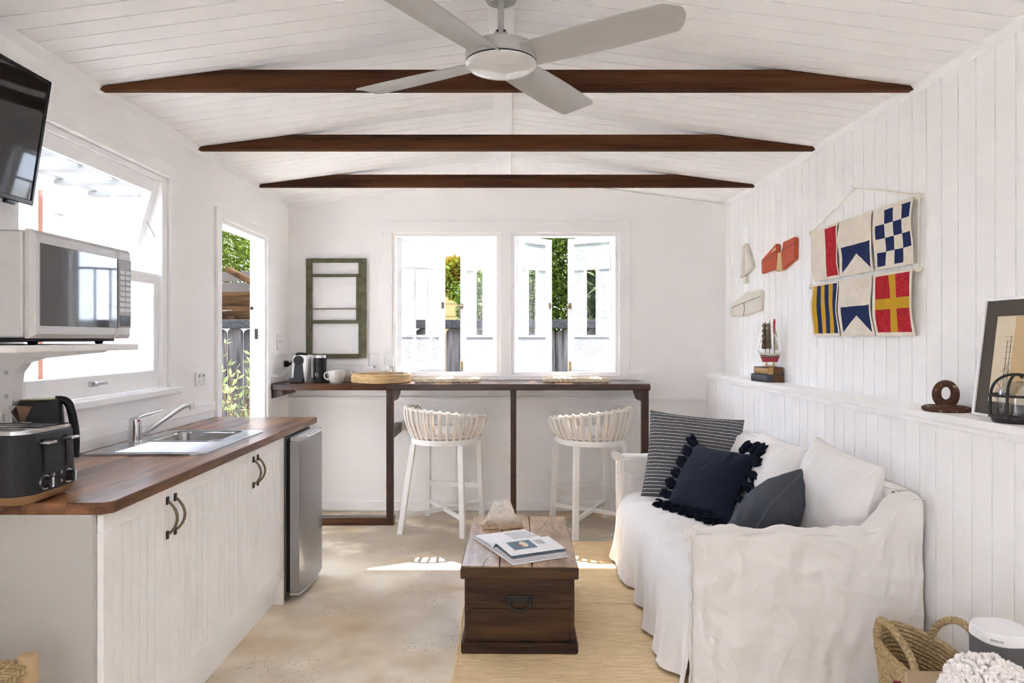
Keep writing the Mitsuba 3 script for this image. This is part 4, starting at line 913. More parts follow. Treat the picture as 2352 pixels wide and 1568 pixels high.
# shell: a broken triangular piece standing on the chest
def shellm():
    out = [(-0.098, 0.0), (0.102, 0.004), (0.098, 0.026), (0.076, 0.046), (0.060, 0.078), (0.046, 0.118), (0.034, 0.138), (0.024, 0.134), (0.019, 0.122), (0.006, 0.126), (0.000, 0.108), (-0.008, 0.116), (-0.022, 0.112), (-0.034, 0.122), (-0.044, 0.114), (-0.050, 0.090), (-0.068, 0.060), (-0.078, 0.034), (-0.094, 0.012)]
    m = extrude(out, 'xz', -0.03, 0.03)
    v, f = trimesh.remesh.subdivide_to_size(m.vertices, m.faces, 0.006); m = trimesh.Trimesh(v, f); m.merge_vertices()
    v = m.vertices.copy(); t = np.clip(v[:, 2] / 0.13, 0, 1)
    v[:, 1] *= (1.25 - 0.95 * t); v[:, 1] -= 0.022 * np.sin(np.clip((v[:, 0] + 0.1) / 0.2, 0, 1) * math.pi) * (1 - t)
    h = meshkit.fbm(v * 45, 3, 2) - 0.5
    v = v + np.c_[h * 0.014, h * 0.020 + 0.005 * np.sin(v[:, 0] * 150 + v[:, 2] * 60) * t, (meshkit.fbm(v * 60 + 9, 2, 5) - 0.5) * 0.010 * (t > 0.02)]
    m = trimesh.Trimesh(v, m.faces); m.vertices[:, 2] -= m.vertices[:, 2].min(); return m
solo('seashell', move(shellm(), (-0.025, 3.50, 0.3662), 0.05), 'm_shell', 'jagged cream and tan seashell piece on the far end of the timber chest', 'seashell', 45)

# open book on the chest
bk_ = thing('open_book', 'thick illustrated book lying open on the near end of the chest', 'book')
bA = math.radians(-65); bO = (-0.062, 3.10, 0.3668)
def bf(m): return move(m, bO, bA)
# local: spine along y (0..0.21), left pages towards -x, right pages towards +x
def leaf(sgn, thick, wid, n=26, lift=0.0, y0=0.0, y1=0.255):
    s = np.linspace(0, 1, n); x = wid * s; z = lift + thick * (np.clip(s * 5.5, 0, 1) ** 0.6) * (1 - 0.30 * s)
    return x * sgn, z, y0, y1
def pagesheet(sgn, thick, wid, lift, tk):
    x, z, y0, y1 = leaf(sgn, thick, wid, lift=lift)
    top = np.c_[x, z]; bot = np.c_[x, np.maximum(z - tk, 0.0032)]
    m = extrude(Polygon(np.vstack([top, bot[::-1]])).buffer(0.00005), 'xz', y0, y1); return m
RW, LW = 0.213, 0.208
part(bk_, 'cover', bf(cat(bx(-LW - 0.004, -0.004, -0.004, 0.259, 0.0, 0.003, 0.0008), bx(0.004, RW + 0.006, -0.004, 0.259, 0.0, 0.003, 0.0008), bx(-0.005, 0.005, -0.004, 0.259, 0.0, 0.0025, 0.0008))), 'm_paper')
for q in range(6): part(bk_, 'page_block', bf(pagesheet(1, 0.008 + 0.0045 * q, RW - 0.0015 * q, 0.0, 0.0036)), 'm_page_edge' if q % 2 else 'm_paper')
part(bk_, 'page_block', bf(pagesheet(1, 0.041, RW - 0.014, 0.0, 0.0035)), 'm_page_blue', label='page edge with a dark blue picture')
part(bk_, 'page_block', bf(pagesheet(1, 0.047, RW - 0.018, 0.0, 0.002)), 'm_paper')
for q in range(4): part(bk_, 'page_block', bf(pagesheet(-1, 0.007 + 0.0055 * q, LW - 0.002 * q, 0.0, 0.0040)), 'm_paper' if q % 2 else 'm_page_edge')
def onpage(fx0, fx1, y0, y1, off=0.0006, sgn=1, thick=0.047, wid=RW - 0.018):
    def fn(u, v):
        s = fx0 + (fx1 - fx0) * u; z = thick * (np.clip(s * 5.5, 0, 1) ** 0.6) * (1 - 0.30 * s) + off
        return np.stack([sgn * wid * s, y0 + (y1 - y0) * v, z], -1)
    return grid(fn, 16, 8)[0]
def blob(pts, off):
    """a small printed shape on the right page: (s, y) outline"""
    g = Polygon(pts); m = trimesh.creation.triangulate_polygon(g, engine='earcut'); v = np.asarray(m[0]); s = v[:, 0]
    return trimesh.Trimesh(np.c_[(RW - 0.018) * s, v[:, 1], 0.047 * (np.clip(s * 5.5, 0, 1) ** 0.6) * (1 - 0.30 * s) + off], m[1], process=False)
pic = part(bk_, 'picture', bf(onpage(0.26, 0.74, 0.040, 0.150)), 'm_page_blue', label='blue-grey printed picture')
el = lambda cx_, cy_, a, b: [(cx_ + a * math.cos(t), cy_ + b * math.sin(t)) for t in np.linspace(0, 2 * math.pi, 24, endpoint=False)]
part(pic, 'pale_shape', bf(blob(el(0.48, 0.105, 0.17, 0.017), 0.0012)), 'm_cream_print')
part(pic, 'branch', bf(blob([(0.50, 0.078), (0.56, 0.096), (0.52, 0.098), (0.46, 0.084)], 0.0015)), 'm_red_paint')
for q in range(9): part(bk_, 'text_line', bf(onpage(0.34 + 0.030 * q, 0.352 + 0.030 * q, 0.165, 0.205, 0.0007)), 'm_text_grey')
part(bk_, 'picture', bf(onpage(0.25, 0.85, 0.13, 0.25, 0.0006, -1, 0.0235, LW - 0.006)), 'm_silver', label='pale printed picture')

# ================================================================== SOFA
so_ = thing('sofa', 'low sofa in a loose white linen slipcover along the dado wall', 'sofa')
def slab_outline(pts, lo, hi, plane, edge, wr, seed, it=5, f=(9, 9, 9)):
    return soft(extrude(Polygon(pts), plane, lo, hi), edge, it, 0.5, wr, f, seed)
SXF, SXB = 0.665, 1.495
def armpoly(ht, hb):
    return [(SXF, 0.012), (SXB, 0.012), (SXB + 0.004, hb - 0.015), (SXB - 0.035, hb), (SXB - 0.085, hb - 0.03), (SXB - 0.135, ht + 0.022), (SXB - 0.21, ht), (SXF + 0.01, ht)]
def cloth_arm(y0, y1, ht, hb, nx, ns, wr, seed):
    """an upholstered arm as one closed sheet: rounded over the top and round both ends, raised to the back, creased"""
    r = 0.035; H = (y1 - y0) / 2; ym = (y0 + y1) / 2
    xs = SXF + (SXB - SXF) * (0.5 - 0.5 * np.cos(np.linspace(0, math.pi, nx))); dx = np.minimum(xs - SXF, SXB - xs)
    k = np.clip((xs - (SXB - 0.20)) / 0.13, 0, 1); top = ht + (hb - ht) * (k * k * (3 - 2 * k)) - 0.018 * np.clip((xs - SXB + 0.03) / 0.03, 0, 1)
    h = H * np.sqrt(np.clip(1 - (np.clip(r - dx, 0, r) / r) ** 2, 0.0004, 1))
    n3 = ns // 5; side = np.linspace(0, 1, (ns - n3) // 2); th = np.linspace(0, math.pi, n3 + 2)[1:-1]
    rows = []
    for i in range(nx):
        zt = top[i] - min(0.030, H); zs = 0.012 + (zt - 0.012) * side; rr = top[i] - zt
        rows.append(np.vstack([np.c_[np.full(len(zs), ym - h[i]), zs], np.c_[ym - h[i] * np.cos(th), zt + rr * np.sin(th) ** 0.8], np.c_[np.full(len(zs), ym + h[i]), zs[::-1]]]))
    R_ = np.array(rows); m_ = R_.shape[1]
    v = np.concatenate([np.broadcast_to(xs[:, None, None], (nx, m_, 1)), R_], 2).reshape(-1, 3)
    i, j = np.meshgrid(np.arange(nx - 1), np.arange(m_ - 1), indexing='ij'); a = (i * m_ + j).ravel(); q = np.stack([a, a + m_, a + m_ + 1, a + 1], -1)
    m = trimesh.Trimesh(v, np.vstack([q[:, [0, 1, 2]], q[:, [0, 2, 3]]]), process=False)
    if m.face_normals[: (m_ - 1) // 4, 1].sum() > 0: m.invert()
    x, z = v[:, 0], v[:, 2]; near = np.exp(-(x - SXF) / 0.30)
    w1 = 1 - np.abs(2 * meshkit.fbm(np.c_[x * 5.0 - z * 2.5, z * 11 + x * 5.0, v[:, 1] * 4], 3, seed) - 1) * 1.7
    w2 = 1 - np.abs(2 * meshkit.fbm(np.c_[x * 8, z * 3 - x * 6, v[:, 1] * 4 + 7], 3, seed + 3) - 1) * 1.7
    big = meshkit.fbm(np.c_[x * 2.4, z * 2.8, v[:, 1] * 2], 2, seed + 5) - 0.5
    d = wr * ((w1 - 0.5) * (0.45 + 0.75 * near) + 0.45 * (w2 - 0.5) + 0.35 * big) * np.clip(dx.repeat(m_) / 0.03, 0.15, 1)
    m.vertices = v + m.vertex_normals * d[:, None]; return m
part(so_, 'near_arm', cloth_arm(2.505, 2.602, 0.606, 0.735, 170, 170, 0.032, 3), 'm_linen', True)
part(so_, 'far_arm', cloth_arm(4.225, 4.345, 0.600, 0.735, 80, 80, 0.026, 15), 'm_linen', True)
part(so_, 'backrest', soft(hull([(x, y, z) for y in (2.60, 4.25) for x, z in ((1.36, 0.10), (1.498, 0.10), (1.498, 0.735), (1.43, 0.735))]), 0.03, 4, 0.5, 0.012, (7, 7, 7), 8), 'm_linen', True)
# seat with the skirt falling to the rug in soft pleats
def seatm():
    prof = [(1.34, 0.372), (1.15, 0.392), (0.90, 0.388), (0.76, 0.375), (0.70, 0.345), (0.668, 0.290), (0.655, 0.20), (0.648, 0.10), (0.640, 0.022)]
    P_ = spline([(x, 0, z) for x, z in prof], 60)
    def fn(u, v):
        y = 2.548 + (4.225 - 2.548) * v; k = u * 59; i = np.clip(k.astype(int), 0, 58); t = (k - i)[..., None]
        p = P_[i] * (1 - t) + P_[i + 1] * t
        x, z = p[..., 0], p[..., 2]; dep = np.clip((0.36 - z) / 0.34, 0, 1) * (x < 0.80)
        hump = 0.012 * np.sin((y - 2.6) / 1.6 * math.pi)
        n1 = meshkit.fbm(np.stack([x * 6, y * 6, z * 3], -1), 3, 4) - 0.5
        n2 = meshkit.fbm(np.stack([x * 0 + 3, y * 9, z * 1.5], -1), 3, 9) - 0.5
        fl = -0.030 * dep * np.sin((y - 2.6) * 5.0) * 0.5
        return np.stack([x - 0.020 * (1 - np.abs((y - 3.43) / 0.8) ** 4) * (x < 0.95) + (0.085 * n2 * dep ** 1.2) + fl, y, z + (hump + 0.030 * n1) * (x > 0.66) * (1 - dep)], -1)
    t, _ = grid(fn, 110, 190); t.invert()
    if t.face_normals[:, 2].sum() < 0: t.invert()
    return t
part(so_, 'seat_cover', seatm(), 'm_linen_white', True)
part(so_, 'base', bx(0.72, 1.33, 2.60, 4.22, 0.03, 0.34, 0.004), 'm_seam')
def flange(pts, wid, seed, name='seam'):
    """a wavy piped seam standing off an edge"""
    p = np.asarray(pts, float); N = len(p); t = np.linspace(0, 1, N)
    p = p + 0.0035 * np.stack([np.sin(t * N * 0.45 + seed), np.cos(t * N * 0.38 + seed), np.sin(t * N * 0.3)], -1)
    return tube(p, wid, 8, flat=0.5)
zz = np.linspace(0.02, 0.595, 90)
part(so_, 'seam', flange([(SXF - 0.006, 2.530, z) for z in zz], 0.0075, 1), 'm_seam', 60)
part(so_, 'seam', flange(spline([(SXF, 2.512, 0.601), (0.9, 2.512, 0.603), (1.27, 2.512, 0.601), (1.35, 2.512, 0.622), (1.40, 2.512, 0.690), (1.45, 2.512, 0.726), (1.492, 2.512, 0.724)], 90), 0.004, 2), 'm_seam', 60)
part(so_, 'seam', flange([(SXB - 0.001, 2.548, z) for z in np.linspace(0.02, 0.715, 80)], 0.005, 4), 'm_seam', 60)
part(so_, 'seam', flange([(SXF - 0.006, 4.22, z) for z in np.linspace(0.10, 0.58, 70)], 0.006, 3), 'm_seam', 60)
part(so_, 'seam', flange([(1.43, y, 0.737) for y in np.linspace(2.56, 4.22, 120)], 0.004, 5), 'm_seam', 60)
for (px_, py_, pz_) in ((SXF - 0.006, 2.512, 0.600), (SXF - 0.006, 4.225, 0.596)):
    ear = chamfer_extrude(Polygon([(px_ - 0.030, pz_ + 0.022), (px_ - 0.034, pz_ + 0.004), (px_ - 0.020, pz_ - 0.022), (px_ + 0.004, pz_ - 0.034), (px_ + 0.045, pz_ - 0.004), (px_ + 0.030, pz_ + 0.010), (px_ - 0.012, pz_ + 0.030)]), 'xz', py_ + 0.012, py_ + 0.026, 0.004)
    part(so_, 'corner_ear', soft(ear, 0.006, 2, 0.5), 'm_linen', True)

def cushion(w, h, t, seed, pinch=0.055, n=46, wr=0.010, sag=0.0):
    """a scatter cushion in its own xy plane, thick along z, with pulled corners; returns mesh and uv"""
    vs, uvs, fs = [], [], []
    g = np.linspace(-1, 1, n); U, V = np.meshgrid(g, g, indexing='ij')
    for s in (1, -1):
        x = U * w / 2 * (1 - pinch * (1 - V ** 2) * np.abs(U)); y = V * h / 2 * (1 - pinch * (1 - U ** 2) * np.abs(V))
        e = np.clip((1 - U ** 2) * (1 - V ** 2), 0, 1)
        z = t / 2 * e ** 0.42 * (1 + 0.10 * (meshkit.fbm(np.stack([U * 2, V * 2, U * 0 + s * 3], -1), 2, seed) - 0.5))
        q = np.stack([U * 3.2 + seed, V * 3.2, U * 0 + s * 5.0], -1)
        wv = 1 - np.abs(2 * meshkit.fbm(q, 3, seed) - 1) * 1.6
        edge = np.clip(1.3 - np.minimum(1 - np.abs(U), 1 - np.abs(V)) * 2.2, 0.35, 1)
        z = z + (wv - 0.5) * wr * edge * np.clip(e * 6, 0, 1)
        y = y - sag * (1 - U ** 2) * (V > 0) * V ** 2
        vs.append(np.stack([x, y, s * z], -1).reshape(-1, 3)); uvs.append(np.stack([(U + 1) / 2, (V + 1) / 2], -1).reshape(-1, 2))
        i, j = np.meshgrid(np.arange(n - 1), np.arange(n - 1), indexing='ij'); a = (i * n + j).ravel()
        q_ = np.stack([a, a + n, a + n + 1, a + 1], -1) + (0 if s > 0 else n * n)
        f = np.vstack([q_[:, [0, 1, 2]], q_[:, [0, 2, 3]]]); fs.append(f if s > 0 else f[:, ::-1])
    return trimesh.Trimesh(np.vstack(vs), np.vstack(fs), process=False), np.vstack(uvs)
def frame(c, r, u):
    r = np.asarray(r, float); r /= np.linalg.norm(r); u = np.asarray(u, float); u = u - r * (u @ r); u /= np.linalg.norm(u)
    return M4(r, u, np.cross(r, u), c)
def edge_loop(w, h, n=30, pinch=0.055):
    g = np.linspace(-1, 1, n); o = np.ones(n)
    ps = [(g, -o), (o, g), (-g, o), (-o, -g)]
    L_ = []
    for U, V in ps: L_ += [(U * w / 2 * (1 - pinch * (1 - V ** 2) * np.abs(U)), V * h / 2 * (1 - pinch * (1 - U ** 2) * np.abs(V)))]
    return np.vstack([np.stack([a, b, 0 * a], -1)[:-1] for a, b in L_])
def put_cushion(label, w, h, t, F, mat_, seed, seam=None, seam_r=0.004, wr=0.010, pinch=0.055, sag=0.0, group=None):
    k = thing('cushion', label, 'cushion', group)
    m, uv = cushion(w, h, t, seed, wr=wr, pinch=pinch, sag=sag); m.apply_transform(F)
    part(k, 'cover', m, mat_, True, uv=uv)
    if seam:
        p = edge_loop(w, h, pinch=pinch); p = p + 0.0022 * np.sin(np.arange(len(p)) * 1.3)[:, None] * np.array([0.3, 0.3, 1])
        p = np.c_[p, np.ones(len(p))] @ F.T
        part(k, 'seam', tube(p[:, :3], seam_r, 6, closed=True, flat=0.6), seam, 60)
    return k
LEAN = (0.28, 0, 0.96)
put_cushion('big white linen back cushion nearest the camera on the sofa', 0.46, 0.50, 0.22, frame((1.315, 2.86, 0.605), (0.10, -1, -0.10), (0.22, 0.10, 0.97)), 'm_linen_white', 21, 'm_seam', 0.0045, 0.020, group='white linen back cushions')
put_cushion('white linen back cushion in the middle of the sofa, behind the navy one', 0.56, 0.47, 0.19, frame((1.285, 3.43, 0.583), (0.02, -1, 0.0), LEAN), 'm_linen_white', 23, 'm_seam', 0.0035, 0.014, group='white linen back cushions')
put_cushion('white linen back cushion at the far end of the sofa, behind the striped one', 0.52, 0.44, 0.20, frame((1.30, 3.945, 0.562), (0.02, -1, 0.0), LEAN), 'm_linen_white', 25, 'm_seam', 0.0035, 0.014, group='white linen back cushions')
put_cushion('dark grey cushion with thin white stripes leaning on the far arm', 0.53, 0.51, 0.16, frame((1.055, 4.00, 0.622), (0.44, -0.13, -0.035), (0.165, 0.15, 0.446)), 'm_stripes', 31, None, wr=0.014, pinch=0.05)
charc = put_cushion('small charcoal linen cushion with raised seams behind the near arm', 0.42, 0.46, 0.24, frame((1.065, 2.92, 0.522), (0.62, 0.75, 0.16), (0.42, -0.25, 0.85)), 'm_linen_grey', 41, 'm_seam_grey', 0.0055, 0.016, pinch=0.07)
# navy cushion with tassels
NW, NH = 0.45, 0.39
NF = frame((1.045, 3.635, 0.556), (0.176, -0.38, 0.01), (0.163, 0.07, 0.28))
navy = put_cushion('navy cushion with wool tassels round its edge in front of the striped one', NW, NH, 0.16, NF, 'm_navy', 51, None, wr=0.012)
def tassel(p, d, r, seed):
    """a short wool tassel from point p hanging along d"""
    q = np.random.default_rng(seed); d = np.asarray(d, float); d /= np.linalg.norm(d); ms = [ico(r * 0.62, p + d * r * 0.5, 2)]
    a = np.cross(d, [0.3, 0.5, 0.8]); a /= np.linalg.norm(a); b = np.cross(d, a)
    for i in range(26):
        th = q.uniform(0, 2 * math.pi); rr = r * q.uniform(0.25, 0.95); s = a * math.cos(th) + b * math.sin(th)
        ms.append(tube([p + d * r * 0.4, p + d * r * 1.0 + s * rr * 0.8, p + d * r * 1.7 + s * rr * 0.95, p + d * r * (2.15 + 0.3 * q.random()) + s * rr * 0.85], [r * 0.18, r * 0.22, r * 0.2, r * 0.12], 6))
    return cat(ms)
tl = []
for q in np.linspace(-1, 1, 8): tl.append((q * NW / 2, -NH / 2, (q * 0.25, -1, 0.35)))
for q in np.linspace(-0.62, 1.0, 6): tl.append((-NW / 2, q * NH / 2, (-1, 0.15 + q * 0.3, 0.1)))
for q in (0.75, 0.95, 1.0): tl.append((NW / 2, q * NH / 2, (0.9, 0.2 + 0.4 * (q - 0.8) * 5, 0.25)))
for q in (0.82, 0.5): tl.append((q * NW / 2, NH / 2, (0.25, 0.9, -0.3)))
for q in (0.5, 0.2, -0.2): tl.append((NW / 2, q * NH / 2, (0.9, -0.3, -0.2)))
for i, (x, y, d) in enumerate(tl):
    p = (NF @ np.array([x, y, 0, 1]))[:3]; dd = NF[:3, :3] @ np.array(d)
    if y == -NH / 2: dd = np.array([-0.85, -0.45, 0.30]) + 0.15 * dd; p = p + np.array([0.0, 0.0, 0.018])
    part(navy, 'tassel', tassel(p, dd, 0.031, 60 + i), 'm_tassel', 50)

# ================================================================== CEILING FAN
fan = thing('ceiling_fan', 'pale grey four-blade ceiling fan with a round light hung from the ridge', 'ceiling fan')
FX_, FY_, FZ = -0.020, 2.43, 2.258
part(fan, 'canopy', lathe([(0, 0.024), (0.059, 0.024), (0.059, -0.002), (0.050, -0.018), (0.034, -0.024), (0.030, -0.018), (0, -0.018)], 40, (FX_, FY_, 2.477)), 'm_fan', 40)
part(fan, 'rod', cyl((FX_, FY_, 2.34), (FX_, FY_, 2.465), 0.0112, 20), 'm_fan', 40)
part(fan, 'coupling', lathe([(0, 0.060), (0.018, 0.060), (0.022, 0.056), (0.026, 0.035), (0.038, 0.0), (0, 0.0)], 32, (FX_, FY_, 2.300)), 'm_fan', 35)
part(fan, 'motor', lathe([(0, 0.344), (0.09, 0.344), (0.112, 0.341), (0.122, 0.336), (0.1225, 0.292), (0.119, 0.288), (0, 0.288)], 56, (FX_, FY_, 1.961)), 'm_fan', 35)
part(fan, 'seam_ring', lathe([(0.115, 0.289), (0.1215, 0.289), (0.1215, 0.284), (0.115, 0.284)], 56, (FX_, FY_, 1.961)), 'm_charcoal_matt', 35)
mat('m_lens', (0.62, 0.61, 0.59), 0.12, spec=0.8, clearcoat=1.0, clearcoat_gloss=0.95)
part(fan, 'light_dome', lathe([(0.0, 0.286), (0.1225, 0.284), (0.1225, 0.278), (0.110, 0.268), (0.085, 0.258), (0.05, 0.252), (0, 0.2495)], 56, (FX_, FY_, 1.961)), 'm_lens', 60, label='glossy round lens')
for q in range(4):
    a = math.radians(-31.5 + 90 * q); d = np.array([math.cos(a), math.sin(a), 0]); nn = np.array([-d[1], d[0], 0])
    def fn(u, v, s=1):
        r = 0.098 + 0.518 * u; w = (0.060 + 0.014 * np.sin(u * math.pi * 0.75)) ; w = w * np.where(u > 0.965, np.sqrt(np.clip(1 - ((u - 0.965) / 0.0352) ** 2 * 0.35, 0, 1)), 1)
        c = (v - 0.5) * 2 * w; tip = 0.026 * (1 - ((v - 0.5) * 2) ** 2) * np.clip((u - 0.85) / 0.15, 0, 1); pit = math.tan(math.radians(13)) * (1 - 0.25 * u)
        z = FZ + 0.010 - c * pit - 0.012 * ((v - 0.5) * 2) ** 2 + 0.006 * u
        rr = (r + tip)[..., None]; return np.array([FX_, FY_, 0]) + d * rr + nn * c[..., None] + np.array([0, 0, 1]) * (z + s * 0.0022)[..., None]
    t, _ = grid(lambda u, v: fn(u, v, 1), 40, 12); b, _ = grid(lambda u, v: fn(u, v, -1), 40, 12)
    if t.face_normals[:, 2].sum() < 0: t.invert()
    if b.face_normals[:, 2].sum() > 0: b.invert()
    rimp = []
    for uu, vv in ((np.linspace(0, 1, 40), 0), (1, np.linspace(0, 1, 12)), (np.linspace(1, 0, 40), 1)):
        uu, vv = np.broadcast_arrays(np.atleast_1d(uu).astype(float), np.atleast_1d(vv).astype(float)); rimp.append(fn(uu, vv, 0))
    part(fan, 'blade', cat(t, b, tube(np.vstack(rimp), 0.0024, 6)), 'm_fan', 50)
part(fan, 'screw', cat(*[cyl((FX_ + s * 0.012, FY_ - 0.022, 2.350), (FX_ + s * 0.012, FY_ - 0.0245, 2.350), 0.004, 10) for s in (-1, 1)]), 'm_iron', 30)

# ================================================================== RIGHT WALL
# flag hanging
fh = thing('signal_flag_hanging', 'canvas wall hanging of six printed signal flags on dowels and cord', 'wall hanging')
XW = XR - 0.002
ye, ys = [3.757, 3.448, 3.124, 2.812], 0.006
for row, (zt, zb) in enumerate(((1.864, 1.600), (1.576, 1.310))):
    part(fh, 'dowel', cyl((XW - 0.014, 3.785, zt), (XW - 0.014, 2.79, zt), 0.0075, 14), 'm_cord', 40)
    for e in (3.778, 2.796):
        part(fh, 'knot', cat(ico(0.0115, (XW - 0.014, e, zt)), tube([(XW - 0.014 + 0.011 * math.cos(t), e + 0.004 * math.sin(t * 0.5), zt + 0.011 * math.sin(t)) for t in np.linspace(0, 6.2, 16)], 0.003, 6)), 'm_cord', 50)
    for c in range(3):
        y0, y1 = ye[c] - ys, ye[c + 1] + ys; kk = row * 3 + c
        def fn(u, v, s=0):
            y = y0 + (y1 - y0) * u; z = zb + (zt + 0.004 - zb) * v
            curl = 0.020 * (np.abs(2 * u - 1) ** 3) * np.sin(v * math.pi) + 0.010 * meshkit.noise(np.stack([u * 3 + kk * 5, v * 3, u * 0], -1)) + 0.004 * np.sin(v * 9 + kk) * np.abs(2 * u - 1)
            x = XW - 0.0235 + 0.010 * (1 - v) - curl * 0.55 + 0.002 * s
            return np.stack([x, y, z], -1)
        m, uv = grid(fn, 22, 24); b, _ = grid(lambda u, v: fn(u, v, 1), 22, 24)
        if m.face_normals[:, 0].sum() > 0: m.invert()
        if b.face_normals[:, 0].sum() < 0: b.invert()
        uv2 = np.vstack([np.c_[np.clip(uv[:, 0], 0.002, 0.998) + kk, uv[:, 1]]] + [np.c_[uv[:, 0] * 0 + kk + 0.001, uv[:, 1] * 0 + 0.001]])
        part(fh, 'flag', cat(m, b), 'm_flags', True, uv=uv2,
             label=('flag with a red half on white canvas', 'white flag with a navy swallowtail, upper row', 'navy and white checked flag', 'flag with yellow and navy stripes', 'white flag with a navy swallowtail, lower row', 'red flag with a yellow cross')[kk])
part(fh, 'cord', cat(tube(spline([(XW - 0.014, 3.778, 1.868), (XW - 0.008, 3.55, 1.937), (XW - 0.006, 3.325, 2.006)], 20), 0.0022, 6), tube(spline([(XW - 0.014, 2.796, 1.868), (XW - 0.008, 3.06, 1.940), (XW - 0.006, 3.325, 2.006)], 20), 0.0022, 6),
                     tube([(XW - 0.014, 2.796, 1.864), (XW - 0.013, 2.798, 1.70), (XW - 0.014, 2.796, 1.576)], 0.003, 6), tube([(XW - 0.014, 3.778, 1.864), (XW - 0.013, 3.778, 1.70), (XW - 0.014, 3.778, 1.576)], 0.002, 6)), 'm_cord', 60)
part(fh, 'hook', tube([(XW + 0.002, 3.325, 2.008), (XW - 0.012, 3.325, 2.008), (XW - 0.018, 3.325, 2.014), (XW - 0.018, 3.325, 2.021)], 0.0022, 8), 'm_steel', 60)

# painted wooden fins on the wall (outlines in metres along y and z)
def fin(poly, t, m_, par, name='body', x=XR, c=0.006, label=None):
    return part(par, name, chamfer_extrude(Polygon(poly).convex_hull, 'yz', x - t, x - 0.0005, c), m_, 20, label=label)
wf = thing('wooden_fin', 'tall narrow worn white wooden fin on the board wall beside the corner', 'wall ornament')
fin([(4.875, 1.945), (4.80, 1.945), (4.665, 1.775), (4.69, 1.765), (4.80, 1.738), (4.905, 1.715)], 0.030, 'm_white_worn', wf)
part(wf, 'groove', bx(XR - 0.0306, XR - 0.0290, 4.812, 4.818, 1.74, 1.93, 0), 'm_ink')
part(wf, 'peg', bx(XR - 0.024, XR - 0.001, 4.80, 4.86, 1.675, 1.722, 0.003), 'm_white_worn')
rf_ = thing('red_fin', 'red painted wooden tail fin with a bare wood strip on the board wall', 'wall ornament')
fin([(4.500, 1.800), (4.500, 1.712), (4.245, 1.722), (4.245, 1.865), (4.265, 1.872), (4.495, 1.806)], 0.026, 'm_red_paint', rf_)
fin([(4.175, 1.745), (4.165, 1.705), (3.985, 1.748), (3.985, 1.868), (3.995, 1.874), (4.150, 1.868), (4.180, 1.80)], 0.026, 'm_red_paint', rf_)
part(rf_, 'bare_strip', chamfer_extrude([(4.252, 1.702), (4.158, 1.702), (4.172, 1.80), (4.225, 1.815)], 'yz', XR - 0.027, XR - 0.0005, 0.003), 'm_bare_wood')
part(rf_, 'groove', cat(tube([(XR - 0.0262, 4.498, 1.776), (XR - 0.0262, 4.248, 1.822)], 0.0018, 6), tube([(XR - 0.0262, 4.168, 1.815), (XR - 0.0262, 3.987, 1.842)], 0.0018, 6)), 'm_ink')
part(rf_, 'chip', chamfer_extrude([(4.33, 1.826), (4.26, 1.835), (4.258, 1.850), (4.29, 1.845)], 'yz', XR - 0.0268, XR - 0.02, 0.0003), 'm_bare_wood')
hf = thing('white_fin', 'white wooden tail fin with a cross groove on the board wall above the ship', 'wall ornament')
fin([(5.13, 1.505), (5.10, 1.455), (4.83, 1.452), (4.525, 1.480), (4.520, 1.600), (4.545, 1.612), (4.80, 1.615), (5.06, 1.560)], 0.024, 'm_white_worn', hf)
part(hf, 'groove', cat(tube([(XR - 0.0243, 5.11, 1.520), (XR - 0.0243, 4.84, 1.545), (XR - 0.0243, 4.528, 1.568)], 0.0022, 6), tube([(XR - 0.0243, 4.835, 1.545), (XR - 0.0243, 4.82, 1.50), (XR - 0.0243, 4.845, 1.455)], 0.003, 6)), 'm_bronze')

# books and ship on the ledge
LZ = 1.0393
def oldbook(label, z, spine, rot, L_=0.195, Wd=0.112, H=0.046, dx=0.0):
    k = thing('antique_book', label, 'book', 'old books under the model ship'); A = M4((math.cos(rot), math.sin(rot), 0), (-math.sin(rot), math.cos(rot), 0), (0, 0, 1), (1.535 + dx, 4.17, z))
    tf = lambda m: m.copy().apply_transform(A)
    part(k, 'cover', tf(cat(bx(0, Wd, 0, L_, 0, 0.003, 0.001), bx(0, Wd, 0, L_, H - 0.003, H, 0.001))), 'm_leather_blue')
    sp = Polygon([(0.010, 0.0), (0.002, 0.008), (0.0, H / 2), (0.002, H - 0.008), (0.010, H), (0.014, H), (0.014, 0)])
    s_ = extrude(sp, 'xz', 0, L_)
    part(k, 'spine', tf(s_), spine, 40)
    part(k, 'corner', tf(cat(bx(0.012, 0.040, -0.0005, 0.003, 0.0, H, 0.001))), spine)
    part(k, 'pages', tf(bx(0.012, Wd - 0.004, 0.003, L_ - 0.003, 0.003, H - 0.003, 0)), 'm_book_pages')
    return k
oldbook('thick old book with a dark blue spine, lower one under the model ship', LZ, 'm_leather_blue', 0.13)
oldbook('thick old book with a tan leather spine, upper one under the model ship', LZ + 0.0462, 'm_leather_tan', 0.10, 0.178, 0.104, 0.043, 0.004)
sp_ = thing('model_ship', 'small model sailing ship with brown sails and a red hull on the books', 'model ship')
sx, sy, sz = 1.585, 4.235, LZ + 0.0462 + 0.0434
sa = math.radians(-8)
SF = M4((math.cos(sa), math.sin(sa), 0), (-math.sin(sa), math.cos(sa), 0), (0, 0, 1), (sx, sy, sz))
sf = lambda m: m.copy().apply_transform(SF)
part(sp_, 'stand', sf(cat(rbox(-0.040, 0.030, -0.018, 0.018, 0.0002, 0.008, 0.003), lathe([(0, 0.008), (0.009, 0.008), (0.005, 0.018), (0.004, 0.032), (0, 0.032)], 12, (-0.024, 0, 0)), lathe([(0, 0.008), (0.009, 0.008), (0.005, 0.018), (0.004, 0.032), (0, 0.032)], 12, (0.016, 0, 0)))), 'm_bare_wood', 40)
